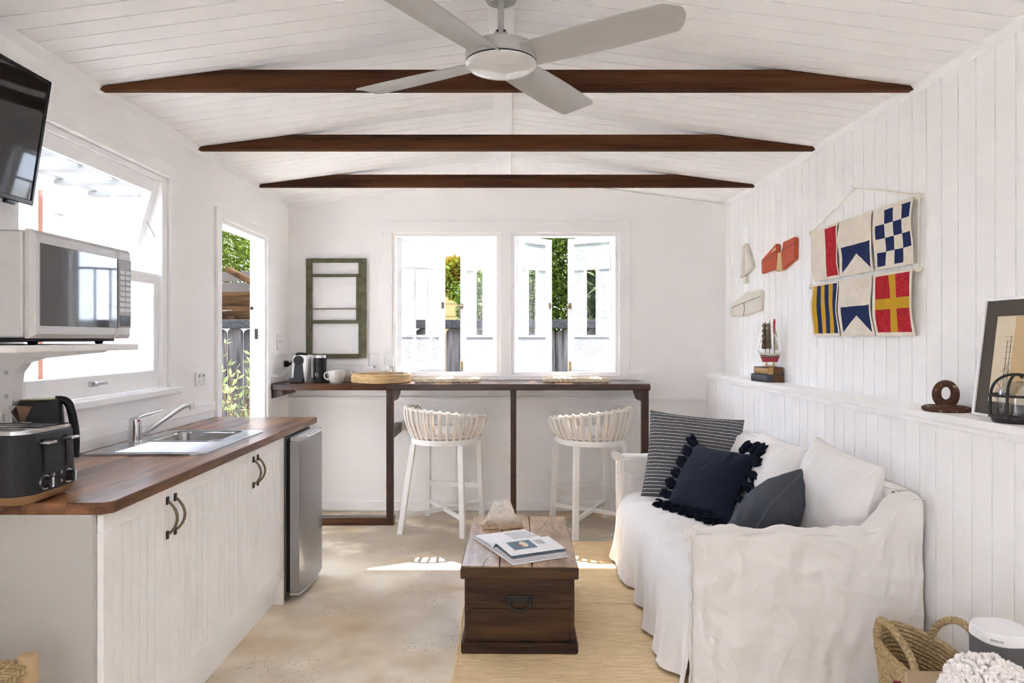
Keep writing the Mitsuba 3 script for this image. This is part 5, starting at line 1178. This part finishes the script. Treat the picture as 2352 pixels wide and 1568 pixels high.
def hullm(z0, z1, gr=1.0):
    def fn(u, v):
        z = z0 + (z1 - z0) * v; h = (z - 0.030) / 0.052; L_ = 0.044 + 0.020 * h; x = -L_ + 2 * L_ * u
        w = gr * (0.012 + 0.012 * np.clip(h, 0, 1)) * np.clip(1 - np.abs(2 * u - 1) ** 3, 0, 1) ** 0.7
        return np.stack([x - 0.004, w, z + 0.008 * h * (2 * u - 1) ** 2], -1)
    a, _ = grid(fn, 24, 8); b = a.copy(); b.vertices[:, 1] *= -1; b.invert(); return cat(a, b)
part(sp_, 'keel', sf(hullm(0.030, 0.056)), 'm_red_hull', 40, label='red underwater hull')
part(sp_, 'hull_band', sf(hullm(0.056, 0.068, 1.01)), 'm_black_plastic', 40, label='black band')
part(sp_, 'bulwark', sf(cat(hullm(0.068, 0.080, 1.01))), 'm_white_worn', 40, label='white bulwark')
part(sp_, 'waterline', sf(hullm(0.0605, 0.063, 1.05)), 'm_white_worn', 40)
part(sp_, 'deck', sf(bx(-0.054, 0.048, -0.020, 0.020, 0.070, 0.074, 0.001)), 'm_bare_wood')
masts = ((-0.030, 0.272), (-0.006, 0.282), (0.020, 0.290))
for mx_, mh in masts: part(sp_, 'mast', sf(tube([(mx_, 0, 0.072), (mx_, 0, mh)], [0.0026, 0.0014], 8)), 'm_ink', 40)
part(sp_, 'bowsprit', sf(tube([(-0.056, 0, 0.082), (-0.075, 0, 0.098)], [0.002, 0.0012], 6)), 'm_ink', 40)
for i, (mx_, mh) in enumerate(masts[:2]):
    for q in range(5):
        za, zb = 0.108 + q * 0.031, 0.108 + (q + 1) * 0.031; wa, wb = 0.060 - q * 0.0065, 0.060 - (q + 1) * 0.0065
        def fn(u, v, s=0):
            w = wa + (wb - wa) * v; ang = math.radians(38)
            sx_ = (u - 0.5) * w; bul = 0.016 * np.sin(u * math.pi) * np.sin(v * math.pi * 0.9 + 0.15)
            return np.stack([mx_ - 0.004 - bul - s * 0.001 + sx_ * math.cos(ang) * 0.85, sx_ * math.sin(ang), za + (zb - za) * v], -1)
        a, _ = grid(fn, 10, 8); b, _ = grid(lambda u, v: fn(u, v, 1), 10, 8); b.invert()
        part(sp_, 'sail', sf(cat(a, b, tube([(mx_, -wb / 2, zb), (mx_, wb / 2, zb)], 0.0014, 6))), 'm_sail_brown', 50)
for a_, b_, c_ in (((0.022, 0, 0.10), (0.046, 0.004, 0.105), (0.024, 0, 0.19)), ((0.022, 0, 0.20), (0.040, 0.003, 0.175), (0.022, 0, 0.262))):
    part(sp_, 'aft_sail', sf(hull([np.array(p) + np.array([0, s * 0.0012, 0]) for p in (a_, b_, c_) for s in (-1, 1)])), 'm_sail', label='pale aft sail')
part(sp_, 'pennant', sf(chamfer_extrude([(0.012, 0.205), (0.020, 0.200), (0.026, 0.27), (0.024, 0.285), (0.016, 0.288), (0.012, 0.27)], 'xz', -0.010, -0.007, 0.0008)), 'm_red_hull', label='red pennant')
rg = []
for mx_, mh in masts:
    for s in (-1, 1): rg.append(tube([(mx_ + 0.006, s * 0.018, 0.076), (mx_, 0, mh - 0.04)], 0.0007, 5)); rg.append(tube([(mx_ - 0.006, s * 0.018, 0.076), (mx_, 0, mh - 0.09)], 0.0007, 5))
rg += [tube([(-0.073, 0, 0.097), (-0.030, 0, 0.255)], 0.0007, 5), tube([(0.046, 0, 0.085), (0.020, 0, 0.27)], 0.0007, 5), tube([(-0.030, 0, 0.25), (0.020, 0, 0.24)], 0.0007, 5)]
part(sp_, 'rigging', sf(cat(rg)), 'm_ink')

# mooring ring
mr = thing('mooring_ring', 'rusty iron ring on a round base standing on the ledge', 'mooring ring')
rx, ry = 1.578, 2.535
part(mr, 'base', lathe([(0, 0.0004), (0.070, 0.0004), (0.076, 0.006), (0.076, 0.014), (0.066, 0.019), (0.030, 0.022), (0, 0.024)], 44, (rx, ry, LZ)), 'm_rust', 50)
ra = math.radians(-25)
part(mr, 'ring', tube([(rx + 0.029 * math.cos(t) * math.cos(ra), ry + 0.029 * math.cos(t) * math.sin(ra), LZ + 0.062 + 0.037 * math.sin(t)) for t in np.linspace(0, 2 * math.pi, 40, endpoint=False)], 0.0125 + 0.002 * (1 - np.sin(np.linspace(0, 2 * math.pi, 40, endpoint=False))), 14, closed=True), 'm_rust', True)

# framed print leaning on the ledge
fp = thing('framed_print', 'framed ship sketch with a dark mount leaning on the right wall', 'picture frame')
PW, PH = 0.56, 0.395
PF = M4((0, -1, 0), (0.118, 0, 0.993), (-0.993, 0, 0.118), (1.598, 2.412, LZ + 0.0012))
pf = lambda m: m.copy().apply_transform(PF)
part(fp, 'frame', pf(cat(bx(0, PW, 0, 0.008, -0.004, 0.010, 0.0015), bx(0, PW, PH - 0.008, PH, -0.004, 0.010, 0.0015), bx(0, 0.008, 0.008, PH - 0.008, -0.004, 0.010, 0.0015), bx(PW - 0.008, PW, 0.008, PH - 0.008, -0.004, 0.010, 0.0015))), 'm_trim')
part(fp, 'backing', pf(bx(0.006, PW - 0.006, 0.006, PH - 0.006, -0.003, 0.0005, 0)), 'm_leather_tan')
win = sbox(0.062, 0.052, PW - 0.062, PH - 0.060)
part(fp, 'mount', pf(extrude(sbox(0.007, 0.007, PW - 0.007, PH - 0.007).difference(win), 'xy', 0.0008, 0.0035)), 'm_mat_board', label='dark brown mount')
pp = part(fp, 'print', pf(bx(0.05, PW - 0.05, 0.045, PH - 0.05, 0.0004, 0.0012, 0)), 'm_cream_print')
part(pp, 'paper_edge', pf(hull([(0.150, PH - 0.061, 0.0012), (0.148, 0.053, 0.0012), (0.205, 0.053, 0.0012), (0.22, PH - 0.061, 0.0012), (0.150, PH - 0.061, 0.0017), (0.148, 0.053, 0.0017), (0.205, 0.053, 0.0017), (0.22, PH - 0.061, 0.0017)])), 'm_bare_wood')
ink = lambda pts, r=0.00055: tube([(x, y, 0.00175) for x, y in pts], r, 5)
sk_ = [ink([(0.122, 0.255), (0.124, 0.10)], 0.0008), ink([(0.138, 0.27), (0.139, 0.105)], 0.0008)]
for y in (0.265, 0.250, 0.232, 0.215, 0.195, 0.178): sk_.append(ink([(0.112, y), (0.147, y + 0.002)]))
sk_ += [ink([(0.112 + 0.035 * t, 0.150 + 0.022 * math.sin(t * math.pi)) for t in np.linspace(0, 1, 12)]), ink([(0.126, 0.165), (0.112, 0.108)]), ink([(0.138, 0.165), (0.147, 0.108)]), ink([(0.132, 0.165), (0.130, 0.108)]),
        ink([(0.100, 0.115), (0.112, 0.100), (0.140, 0.098), (0.150, 0.110)], 0.0009)]
r_ = np.random.default_rng(4)
for q in range(26):
    x, y = 0.075 + 0.075 * r_.random(), 0.073 + 0.022 * r_.random(); sk_.append(ink([(x, y), (x + 0.005, y + 0.001), (x + 0.010, y - 0.001)]))
for q in range(40):
    x, y = 0.21 + 0.09 * r_.random(), 0.12 + 0.06 * r_.random(); sk_.append(ink([(x, y), (x + 0.010, y + 0.001)], 0.0009))
sk_ += [ink([(0.225, 0.235), (0.235, 0.225), (0.233, 0.285), (0.245, 0.290), (0.33, 0.290)], 0.0014), ink([(0.225, 0.235), (0.245, 0.228), (0.33, 0.228)], 0.0014)]
part(pp, 'drawing', pf(cat(sk_)), 'm_ink')
0 and part(fp, 'glass', pf(pane_sheet((0.007, 0.007, 0.0062), (PW - 0.014, 0, 0), (0, PH - 0.014, 0))), 'm_thin_glass')

# caged lantern
ln = thing('ship_lantern', 'black caged glass bulkhead lantern in front of the framed print', 'lantern')
lx, ly = 1.580, 2.185
part(ln, 'base', lathe([(0, 0.0005), (0.060, 0.0005), (0.066, 0.008), (0.066, 0.020), (0.054, 0.026), (0, 0.026)], 40, (lx, ly, LZ)), 'm_iron', 40)
for a in (math.radians(215), math.radians(35), math.radians(305), math.radians(125)):
    part(ln, 'lug', rbox(lx + 0.066 * math.cos(a) - 0.010, lx + 0.066 * math.cos(a) + 0.010, ly + 0.066 * math.sin(a) - 0.008, ly + 0.066 * math.sin(a) + 0.008, LZ + 0.012, LZ + 0.022, 0.003), 'm_iron', 40)
part(ln, 'globe', lathe([(0.050, 0.026), (0.050, 0.078), (0.046, 0.100), (0.034, 0.117), (0.016, 0.126), (0, 0.128), (0, 0.1255), (0.0155, 0.1235), (0.0325, 0.115), (0.044, 0.099), (0.0478, 0.078), (0.0478, 0.026)], 40, (lx, ly, LZ)), 'm_glass', 40, label='clear glass globe')
for q in range(4):
    a = math.radians(215 + 90 * q); o = np.array([math.cos(a), math.sin(a), 0])
    prof = [(0.0715, 0.022), (0.0715, 0.08), (0.068, 0.102), (0.055, 0.126), (0.034, 0.142), (0.012, 0.1485), (0.0, 0.149)]
    part(ln, 'cage_bar', tube(spline([np.array([lx, ly, LZ]) + o * r + np.array([0, 0, z]) for r, z in prof], 26), 0.0042, 8), 'm_iron', 50)
part(ln, 'cage_ring', tube([(lx + 0.0715 * math.cos(t), ly + 0.0715 * math.sin(t), LZ + 0.084) for t in np.linspace(0, 2 * math.pi, 44, endpoint=False)], 0.0040, 8, closed=True), 'm_iron', 50)

# ================================================================== FOREGROUND
# low table at the camera with speaker and coral
lt = thing('low_table', 'low tan timber side table in the bottom right corner', 'side table')
part(lt, 'top', chamfer_extrude([(1.055, 1.872), (1.495, 1.872), (1.495, 1.25), (0.96, 1.25), (0.985, 1.55), (1.02, 1.80)], 'xy', 0.392, 0.42, 0.006), 'm_table_tan')
for x, y in ((1.09, 1.80), (1.45, 1.80), (1.05, 1.32), (1.45, 1.32)): part(lt, 'leg', cyl((x, y, 0.0), (x, y, 0.393), 0.018, 18, 0.024), 'm_light_wood', 40)
sk = thing('speaker', 'white-topped grey wireless speaker on the low table', 'speaker')
qx, qy, sz0 = 1.222, 1.742, 0.4205
sq = sbox(qx - 0.062, qy - 0.062, qx + 0.062, qy + 0.062).buffer(-0.048).buffer(0.048, 24)
Rg = ring(sq, 0, 96); per = np.r_[0, np.cumsum(np.linalg.norm(np.diff(np.vstack([Rg, Rg[:1]]), axis=0), axis=1))]
def wall(z0, z1, g):
    p = ring(g, 0, 96); p = np.vstack([p, p[:1]]); v = np.vstack([p + [0, 0, z0], p + [0, 0, z1]]); f = []
    for j in range(96): f += [[j, j + 1, 97 + j + 1], [j, 97 + j + 1, 97 + j]]
    uv = np.vstack([np.c_[per, per * 0], np.c_[per, per * 0 + (z1 - z0)]]) * 4
    m = trimesh.Trimesh(v, f, process=False)
    return m, uv
m_, uv_ = wall(sz0 + 0.012, sz0 + 0.142, sq)
part(sk, 'grille', m_, 'm_grille', True, uv=uv_)
part(sk, 'base', loft([(sq.buffer(-0.010), sz0), (sq.buffer(-0.002), sz0 + 0.006), (sq, sz0 + 0.013)], 96), 'm_speaker_white', 40)
part(sk, 'top', loft([(sq, sz0 + 0.141), (sq.buffer(0.0006), sz0 + 0.150), (sq.buffer(-0.0005), sz0 + 0.163), (sq.buffer(-0.004), sz0 + 0.168), (sq.buffer(-0.008), sz0 + 0.166)], 96), 'm_speaker_white', 40)
tx_ = meshkit.text_mesh('SONOS', 0.0055, 0.0008); tw_ = tx_.bounds[1][0]
# wrapped onto the curved corner of the top band, seen from the camera side
def wrap(m, s0):
    v = m.vertices.copy(); per_r = per; P2 = np.vstack([Rg, Rg[:1]])
    s = (s0 + v[:, 0]) % per[-1]; i = np.clip(np.searchsorted(per, s) - 1, 0, 95); t = ((s - per[i]) / (per[i + 1] - per[i]))[:, None]
    p = P2[i] * (1 - t) + P2[i + 1] * t; d = P2[i + 1] - P2[i]; d /= np.linalg.norm(d, axis=1)[:, None]; n = np.stack([d[:, 1], -d[:, 0], d[:, 2] * 0], -1)
    sg = 1 if ((p - [qx, qy, 0]) * n).sum() > 0 else -1
    return p + sg * n * (v[:, 2] + 0.0004)[:, None] + np.array([0, 0, 1]) * (sz0 + 0.150 + v[:, 1])[:, None], sg
area2 = np.sum(Rg[:, 0] * np.roll(Rg[:, 1], -1) - np.roll(Rg[:, 0], -1) * Rg[:, 1])
if area2 < 0: tx_.vertices[:, 0] = tw_ - tx_.vertices[:, 0]
tgt = np.argmin(np.linalg.norm(Rg[:, :2] - np.array([qx - 0.050, qy - 0.052]), axis=1))
nv, sg = wrap(tx_, per[tgt] - tw_ / 2); tx_.vertices = nv
part(sk, 'lettering', tx_, 'm_ink')

# coral: a dense ruffled white head
def coralm():
    r = np.random.default_rng(12); ms = []
    base = ico(1.0, (0, 0, 0), 4); v = base.vertices; h = meshkit.fbm(v * 3.0 + 5, 3, 3)
    base.vertices = v * (0.80 + 0.25 * h)[:, None] * np.array([0.086, 0.080, 0.085]); ms.append(base)
    for i in range(900):
        d = r.normal(size=3); d[2] = abs(d[2]) * 0.9 + 0.05 * r.normal(); d /= np.linalg.norm(d)
        R0 = (0.88 + 0.22 * float(meshkit.fbm(d * 3.0 + 5, 3, 3))) * np.array([0.086, 0.080, 0.085])
        p = d * R0; s = np.cross(d, r.normal(size=3)); s /= np.linalg.norm(s); b = np.cross(d, s); w = r.uniform(0.0035, 0.0075); L_ = r.uniform(0.006, 0.015)
        lobe = trimesh.creation.icosphere(subdivisions=1); q = lobe.vertices * np.array([w * 1.25, 0.0032, L_ * 0.85]); q[:, 1] += 0.003 * np.sin(q[:, 0] / w * 2.5)
        lobe.vertices = p + d * L_ * 0.35 + q[:, :1] * s + q[:, 1:2] * b + q[:, 2:] * d; ms.append(lobe)
    return cat(ms)
solo('coral', move(coralm(), (1.092, 1.60, 0.4205 + 0.064)), 'm_coral', 'ruffled white coral head on the low table in front of the speaker', 'coral', 50)

# straw basket on the floor
bs = thing('straw_basket', 'woven straw basket with two loop handles beside the sofa', 'basket')
BX, BY, BH = 1.297, 2.175, 0.312
def oval(t, z):
    k = 0.72 + 0.28 * z / BH; wob = 1 + 0.03 * np.sin(2 * t + 1)
    return np.stack([BX + 0.105 * k * np.cos(t) * wob, BY + 0.235 * k * np.sin(t) * wob, z + 0 * t + 0.028 * np.clip(z / BH, 0, 1) ** 2 * np.sin(t) * 0.6], -1)
rows = 24
for q in range(rows):
    z0 = 0.006 + (BH - 0.01) * q / rows; N = 132; t = np.linspace(0, 2 * math.pi, N, endpoint=False)
    p = oval(t, z0 + 0.007); ph = np.arange(N) * (2 * math.pi / 3) + q * math.pi
    off = 0.0022 * np.sin(ph); c_ = np.array([BX, BY, 0]); o = p - c_; o[:, 2] = 0; o /= np.linalg.norm(o, axis=1)[:, None]
    part(bs, 'braid', tube(p + o * off[:, None], 0.0092 + 0.0016 * np.cos(ph), 7, closed=True, flat=0.75), 'm_straw', 60)
part(bs, 'bottom', chamfer_extrude(Polygon(oval(np.linspace(0, 2 * math.pi, 40, endpoint=False), 0.004)[:, :2]), 'xy', 0.001, 0.008, 0.002), 'm_straw')
part(bs, 'rim', tube(oval(np.linspace(0, 2 * math.pi, 120, endpoint=False), BH + 0.002), 0.0085 + 0.0012 * np.sin(np.arange(120) * 2.2), 8, closed=True), 'm_straw', 60)
def rope(pts, r):
    p = spline(pts, 90); t = np.gradient(p, axis=0); t /= np.linalg.norm(t, axis=1)[:, None]; a = np.cross(t, [0.2, 0.9, 0.1]); a /= np.linalg.norm(a, axis=1)[:, None]; b = np.cross(t, a); ms = []
    for ph in (0, 2.09, 4.19):
        w = np.arange(90) * 0.62 + ph; ms.append(tube(p + (a * np.cos(w)[:, None] + b * np.sin(w)[:, None]) * r * 0.55, r * 0.62, 7))
    return cat(ms)
for s, lean in ((-1, -0.02), (1, 0.03)):
    pts = []
    ha, hb = oval(np.array([math.pi - 0.55 if s < 0 else 0.55]), BH)[0], oval(np.array([math.pi + 0.45 if s < 0 else -0.45]), BH)[0]
    md = (ha + hb) / 2
    pts = [ha - [0, 0, 0.03], ha + [0, 0, 0.015], ha * 0.75 + hb * 0.25 + np.array([lean * 0.7, 0.012, 0.082]), md + np.array([lean, 0, 0.100]), ha * 0.25 + hb * 0.75 + np.array([lean * 0.7, -0.012, 0.078]), hb + [0, 0, 0.015], hb - [0, 0, 0.03]]
    part(bs, 'handle', rope(pts, 0.0105), 'm_straw', 60)
# maroon wool motif stitched on the room-facing side
mo = []
for pts in (((3.30, 0.265), (3.36, 0.235), (3.45, 0.205)), ((3.22, 0.255), (3.28, 0.225), (3.36, 0.195)), ((3.58, 0.268), (3.60, 0.240), (3.56, 0.205), (3.60, 0.17)), ((3.66, 0.262), (3.65, 0.235), (3.60, 0.20)), ((3.72, 0.245), (3.66, 0.225), (3.62, 0.195))):
    q_ = np.vstack([oval(np.array([t]), z)[0] for t, z in pts]); q_[:, :2] += (q_[:, :2] - [BX, BY]) * 0.075
    mo.append(tube(spline(q_, 14), 0.010, 8, flat=0.6))
part(bs, 'wool_motif', cat(mo), 'm_maroon', 60)

# rope-seat stool at the bottom left
st = thing('rope_stool', 'pale timber stool with a woven rope seat in the bottom left corner', 'stool')
for x, y in ((-1.206, 1.775), (-1.206, 1.40), (-1.585, 1.775), (-1.585, 1.40)): part(st, 'post', lathe([(0, 0), (0.020, 0), (0.0235, 0.02), (0.0235, 0.498), (0.020, 0.504), (0, 0.505)], 24, (x, y, 0)), 'm_light_wood', 40)
for a, b in (((-1.206, 1.775), (-1.585, 1.775)), ((-1.206, 1.40), (-1.585, 1.40)), ((-1.206, 1.775), (-1.206, 1.40)), ((-1.585, 1.775), (-1.585, 1.40))): part(st, 'rail', cyl((*a, 0.20), (*b, 0.20), 0.012, 14), 'm_light_wood', 40)
for q in range(26):
    y = 1.415 + q * 0.0142
    part(st, 'rope', tube(spline([(-1.200, y, 0.462), (-1.206 + 0.012, y, 0.476), (-1.24, y, 0.482 + 0.002 * (q % 2)), (-1.395, y, 0.472 + 0.003 * (q % 3)), (-1.56, y, 0.482), (-1.595, y, 0.470)], 16), 0.0075, 7), 'm_straw', 60)
for q in range(24):
    x = -1.575 + q * 0.0150
    part(st, 'rope', tube(spline([(x, 1.792, 0.440), (x, 1.798, 0.458), (x, 1.788, 0.476), (x, 1.76, 0.486 + 0.002 * (q % 2)), (x, 1.70, 0.484)], 12), 0.0076, 7), 'm_straw', 60)

# ================================================================== OUTSIDE
struct('garden_ground', cat(bx(-14, 14, -8, 5.35, -0.20, -0.13, 0), ), 'm_paving', 'pale paved ground beside the room')
struct('garden_soil', bx(-14, 14, 5.35, 30, -0.20, -0.13, 0), 'm_soil', 'dark garden soil behind the room')  # unseen ground, made dark to cut bounce onto the fence
# paling fence behind the room
fe = thing('paling_fence', 'weathered grey paling fence with a capping rail outside the windows', 'fence')
FYY = 7.0
r_ = np.random.default_rng(2)
x = -4.4
pale = []
while x < 2.4:
    w = 0.148; h = 1.40 + r_.uniform(-0.012, 0.012); arc = [(w / 2 * math.cos(t), h - 0.05 + 0.05 * math.sin(t)) for t in np.linspace(0, math.pi, 9)]
    m = chamfer_extrude([(-w / 2, -0.12), (w / 2, -0.12)] + arc, 'xz', FYY - 0.010, FYY + 0.010, 0.003); m.apply_translation((x, r_.uniform(-0.004, 0.004), 0))
    part(fe, 'paling', m, 'm_fence'); x += 0.155
part(fe, 'capping', bx(-4.5, 2.5, FYY - 0.075, FYY + 0.045, 1.398, 1.485, 0.006), 'm_fence_cap')
part(fe, 'rail', bx(-4.5, 2.5, FYY + 0.012, FYY + 0.05, 0.25, 0.33, 0.004), 'm_fence')

def leaves(n, center, size, lsz, seed, flat=0.35, droop=0.3, shellonly=True, aspect=2.6):
    """n pointed leaves scattered through an ellipsoid"""
    r = np.random.default_rng(seed); d = r.normal(size=(n, 3)); d /= np.linalg.norm(d, axis=1)[:, None]
    rad = (0.55 + 0.45 * r.random(n) ** 0.6) if shellonly else r.random(n) ** 0.4
    lump = 0.72 + 0.56 * meshkit.fbm(d * 2.3 + seed, 3, seed)
    p = np.asarray(center) + d * np.asarray(size) * (rad * lump)[:, None]
    a = d + r.normal(size=(n, 3)) * 0.9; a[:, 2] -= droop; a /= np.linalg.norm(a, axis=1)[:, None]
    s = np.cross(a, r.normal(size=(n, 3))); s /= np.linalg.norm(s, axis=1)[:, None]
    L_ = lsz * r.uniform(0.7, 1.3, n); w = L_ / aspect
    nn = np.cross(a, s)
    v = np.stack([p, p + a * (L_ * 0.5)[:, None] + s * (w * 0.5)[:, None] + nn * (L_ * 0.06)[:, None], p + a * L_[:, None], p + a * (L_ * 0.5)[:, None] - s * (w * 0.5)[:, None] + nn * (L_ * 0.06)[:, None]], 1).reshape(-1, 3)
    k = np.arange(n) * 4; f = np.vstack([np.stack([k, k + 1, k + 2], -1), np.stack([k, k + 2, k + 3], -1)])
    return trimesh.Trimesh(v, f, process=False)
def tree(name, label, cat_, trunk, crown, group=None):
    k = thing(name, label, cat_, group)
    part(k, 'trunk', trunk, 'm_bark', 50)
    for (n, c, s, l, sd, m_, kw) in crown: part(k, 'foliage', leaves(n, c, s, l, sd, **kw), m_, kind='stuff')
    return k
def trunk(x, y, h, r=0.05): return tube([(x, y, -0.15), (x + 0.03, y, h * 0.5), (x - 0.02, y + 0.02, h)], [r, r * 0.8, r * 0.4], 10)
tree('garden_tree', 'bright green leafy tree behind the fence, seen through the open door', 'tree', trunk(-3.95, 9.3, 2.6, 0.08), [(8000, (-3.98, 9.3, 2.62), (0.66, 0.7, 0.72), 0.065, 3, 'm_leaf_lime', {}), (1800, (-3.9, 9.35, 2.5), (0.6, 0.6, 0.66), 0.085, 4, 'm_leaf_green', {})])
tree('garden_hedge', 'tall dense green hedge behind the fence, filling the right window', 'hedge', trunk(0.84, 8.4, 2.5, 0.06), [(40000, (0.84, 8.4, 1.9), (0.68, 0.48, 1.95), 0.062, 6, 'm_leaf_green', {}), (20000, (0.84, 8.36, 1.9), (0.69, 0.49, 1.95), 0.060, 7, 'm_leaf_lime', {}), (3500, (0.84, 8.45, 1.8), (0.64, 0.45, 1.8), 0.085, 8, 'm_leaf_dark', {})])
tree('garden_shrub', 'green shrub behind the fence, seen through the right leaf of the left window', 'shrub', trunk(-0.33, 8.0, 1.6, 0.04), [(2200, (-0.34, 8.1, 1.62), (0.22, 0.3, 0.45), 0.075, 10, 'm_leaf_green', {}), (900, (-0.34, 8.1, 1.62), (0.22, 0.3, 0.45), 0.075, 11, 'm_leaf_pale', {})])
tree('olive_tree', 'yellow olive-leaved tree in the gap between the leaves of the left window', 'tree', trunk(-0.64, 9.6, 1.9, 0.05), [(4000, (-0.62, 9.6, 2.12), (0.26, 0.3, 0.28), 0.075, 13, 'm_leaf_olive', {}), (500, (-0.62, 9.55, 2.08), (0.25, 0.3, 0.27), 0.10, 14, 'm_leaf_lime', {})])
tree('grass_clump', 'tall clump of spiky grass leaves behind the fence in the right window', 'plant', trunk(1.10, 7.42, 1.2, 0.03), [(2600, (1.10, 7.40, 1.55), (0.28, 0.13, 0.72), 0.24, 16, 'm_leaf_dark', {'aspect': 12.0, 'droop': -0.5}), (900, (1.10, 7.38, 1.55), (0.28, 0.13, 0.72), 0.24, 17, 'm_leaf_pale', {'aspect': 12.0, 'droop': -0.5})])

# neighbours: yellow wall with a red tiled roof far behind the left window
nh = thing('neighbour_house', 'yellow weatherboard house with a red roof beyond the left window', 'house')
for q in range(12): part(nh, 'weatherboard', hull([(x, y, z) for x in (-1.06, -0.30) for y, z in ((12.0, 0.0 + 0.21 * q), (11.975, 0.0 + 0.21 * q), (12.0, 0.215 + 0.21 * q), (11.99, 0.215 + 0.21 * q))]), 'm_yellow_wall')
part(nh, 'wall', bx(-1.06, -0.30, 12.002, 14.0, -0.13, 2.60, 0), 'm_yellow_wall')
part(nh, 'roof', hull([(x, y, z) for x in (-1.12, -0.2) for y, z in ((11.7, 2.58), (11.7, 2.66), (14.2, 2.72), (14.2, 2.64))]), 'm_red_roof')
# stacked old timbers / lean-to behind the fence by the door
lb = thing('timber_lean_to', 'rough brown timber lean-to behind the fence, seen through the door', 'lean-to')
mat('m_brown_board', proc(timber((0.012, 0.006, 0.003), (0.085, 0.044, 0.018), 0, 1.0)), 0.9, spec=0.05)
mat('m_grey_board', (0.075, 0.06, 0.05), 0.9, spec=0.1)
for i, (za, zb, dz_) in enumerate(((1.46, 1.60, 0.05), (1.615, 1.82, 0.02), (1.83, 1.94, 0.0), (1.95, 2.06, 0.02))):
    part(lb, 'board', hull([(x, y, z + dz_ * (x + 3.5)) for x in (-4.3, -2.72) for y in (8.0 + 0.03 * i, 8.04 + 0.03 * i) for z in (za, zb)]), 'm_brown_board' if i in (0, 1) else 'm_grey_board')
for xx in (-4.2, -3.5, -2.8): part(lb, 'post', bx(xx - 0.04, xx + 0.04, 8.14, 8.22, -0.14, 2.0, 0.004), 'm_grey_board')
part(lb, 'brace', tube([(-3.55, 7.93, 1.72), (-3.05, 7.90, 1.52)], 0.035, 8), 'm_brown_board')
part(lb, 'brace', tube([(-3.15, 7.93, 2.08), (-2.85, 7.90, 1.93)], 0.035, 8), 'm_brown_board')
# plants in front of the fence by the door
def stemplant(label, x, y, h, n, seed, m_):
    k = thing('garden_plant', label, 'plant'); r = np.random.default_rng(seed); stems, lv = [], []
    for q in range(n):
        top = np.array([x + r.uniform(-0.20, 0.20), y + r.uniform(-0.15, 0.15), h * r.uniform(0.75, 1.0)]); b0 = np.array([x + r.uniform(-0.05, 0.05), y, -0.13]); p = spline([b0, b0 * 0.5 + top * 0.5 + [0, 0, 0.05], top], 14)
        stems.append(tube(p, 0.005, 5))
        for i in range(4, 14):
            for s in range(3):
                d = r.normal(size=3) * 0.6 + np.array([0, 0, 0.45]); d /= np.linalg.norm(d); w = np.cross(d, r.normal(size=3)); w /= np.linalg.norm(w); L_ = r.uniform(0.06, 0.10); a = p[i]
                lv.append(np.array([a, a + d * L_ * 0.5 + w * L_ * 0.17, a + d * L_, a + d * L_ * 0.5 - w * L_ * 0.17]))
    part(k, 'stems', cat(stems), 'm_bark', 50)
    v = np.vstack(lv); i = np.arange(len(lv)) * 4
    part(k, 'foliage', trimesh.Trimesh(v, np.vstack([np.stack([i, i + 1, i + 2], -1), np.stack([i, i + 2, i + 3], -1)]), process=False), m_, kind='stuff')
stemplant('pale green leafy plant in front of the fence, low in the doorway', -2.28, 6.1, 1.06, 9, 3, 'm_leaf_pale')
stemplant('thin pale plant with drooping leaves against the fence, higher in the doorway', -2.52, 6.6, 1.47, 4, 5, 'm_leaf_pale')

# passage outside the left window: white wall, battens overhead and copper pipes
struct('wall_neighbour', cat(bx(-2.95, -2.85, 1.5, 6.85, -0.15, 2.75, 0)), 'm_white_exterior', 'white boundary wall outside the left window')
pg_ = thing('pergola', 'white slatted pergola roof outside the left window', 'pergola')
for q in range(9): part(pg_, 'batten', bx(-2.84, -1.95, 1.9 + q * 0.36, 1.98 + q * 0.36, 2.27, 2.30, 0.003), 'm_pergola')
for xx in (-2.80, -2.45, -2.1): part(pg_, 'rafter', bx(xx - 0.025, xx + 0.025, 1.2, 5.0, 2.30, 2.37, 0.004), 'm_pergola')
cp = thing('copper_pipe', 'copper water pipe on the white wall outside the left window', 'pipe')
part(cp, 'riser', cyl((-2.830, 4.28, 1.02), (-2.830, 4.28, 2.2), 0.012, 14), 'm_copper', 40)
part(cp, 'branch', cyl((-2.828, 4.18, 1.015), (-2.828, 4.62, 1.015), 0.014, 14), 'm_copper', 40)
part(cp, 'joint', cat(*[cyl((-2.828, y, 1.015), (-2.828, y + 0.04, 1.015), 0.0205, 14) for y in (4.26, 4.44, 4.60)]), 'm_brass', 40)
part(cp, 'valve', cat(ico(0.028, (-2.82, 4.66, 1.03), 2), cyl((-2.82, 4.66, 1.03), (-2.78, 4.66, 1.07), 0.012, 12)), 'm_brass', 40)
part(cp, 'tap', cat(cyl((-2.828, 4.30, 2.05), (-2.76, 4.34, 2.05), 0.013, 12), cyl((-2.77, 4.30, 2.07), (-2.77, 4.40, 2.07), 0.009, 10)), 'm_steel', 40)
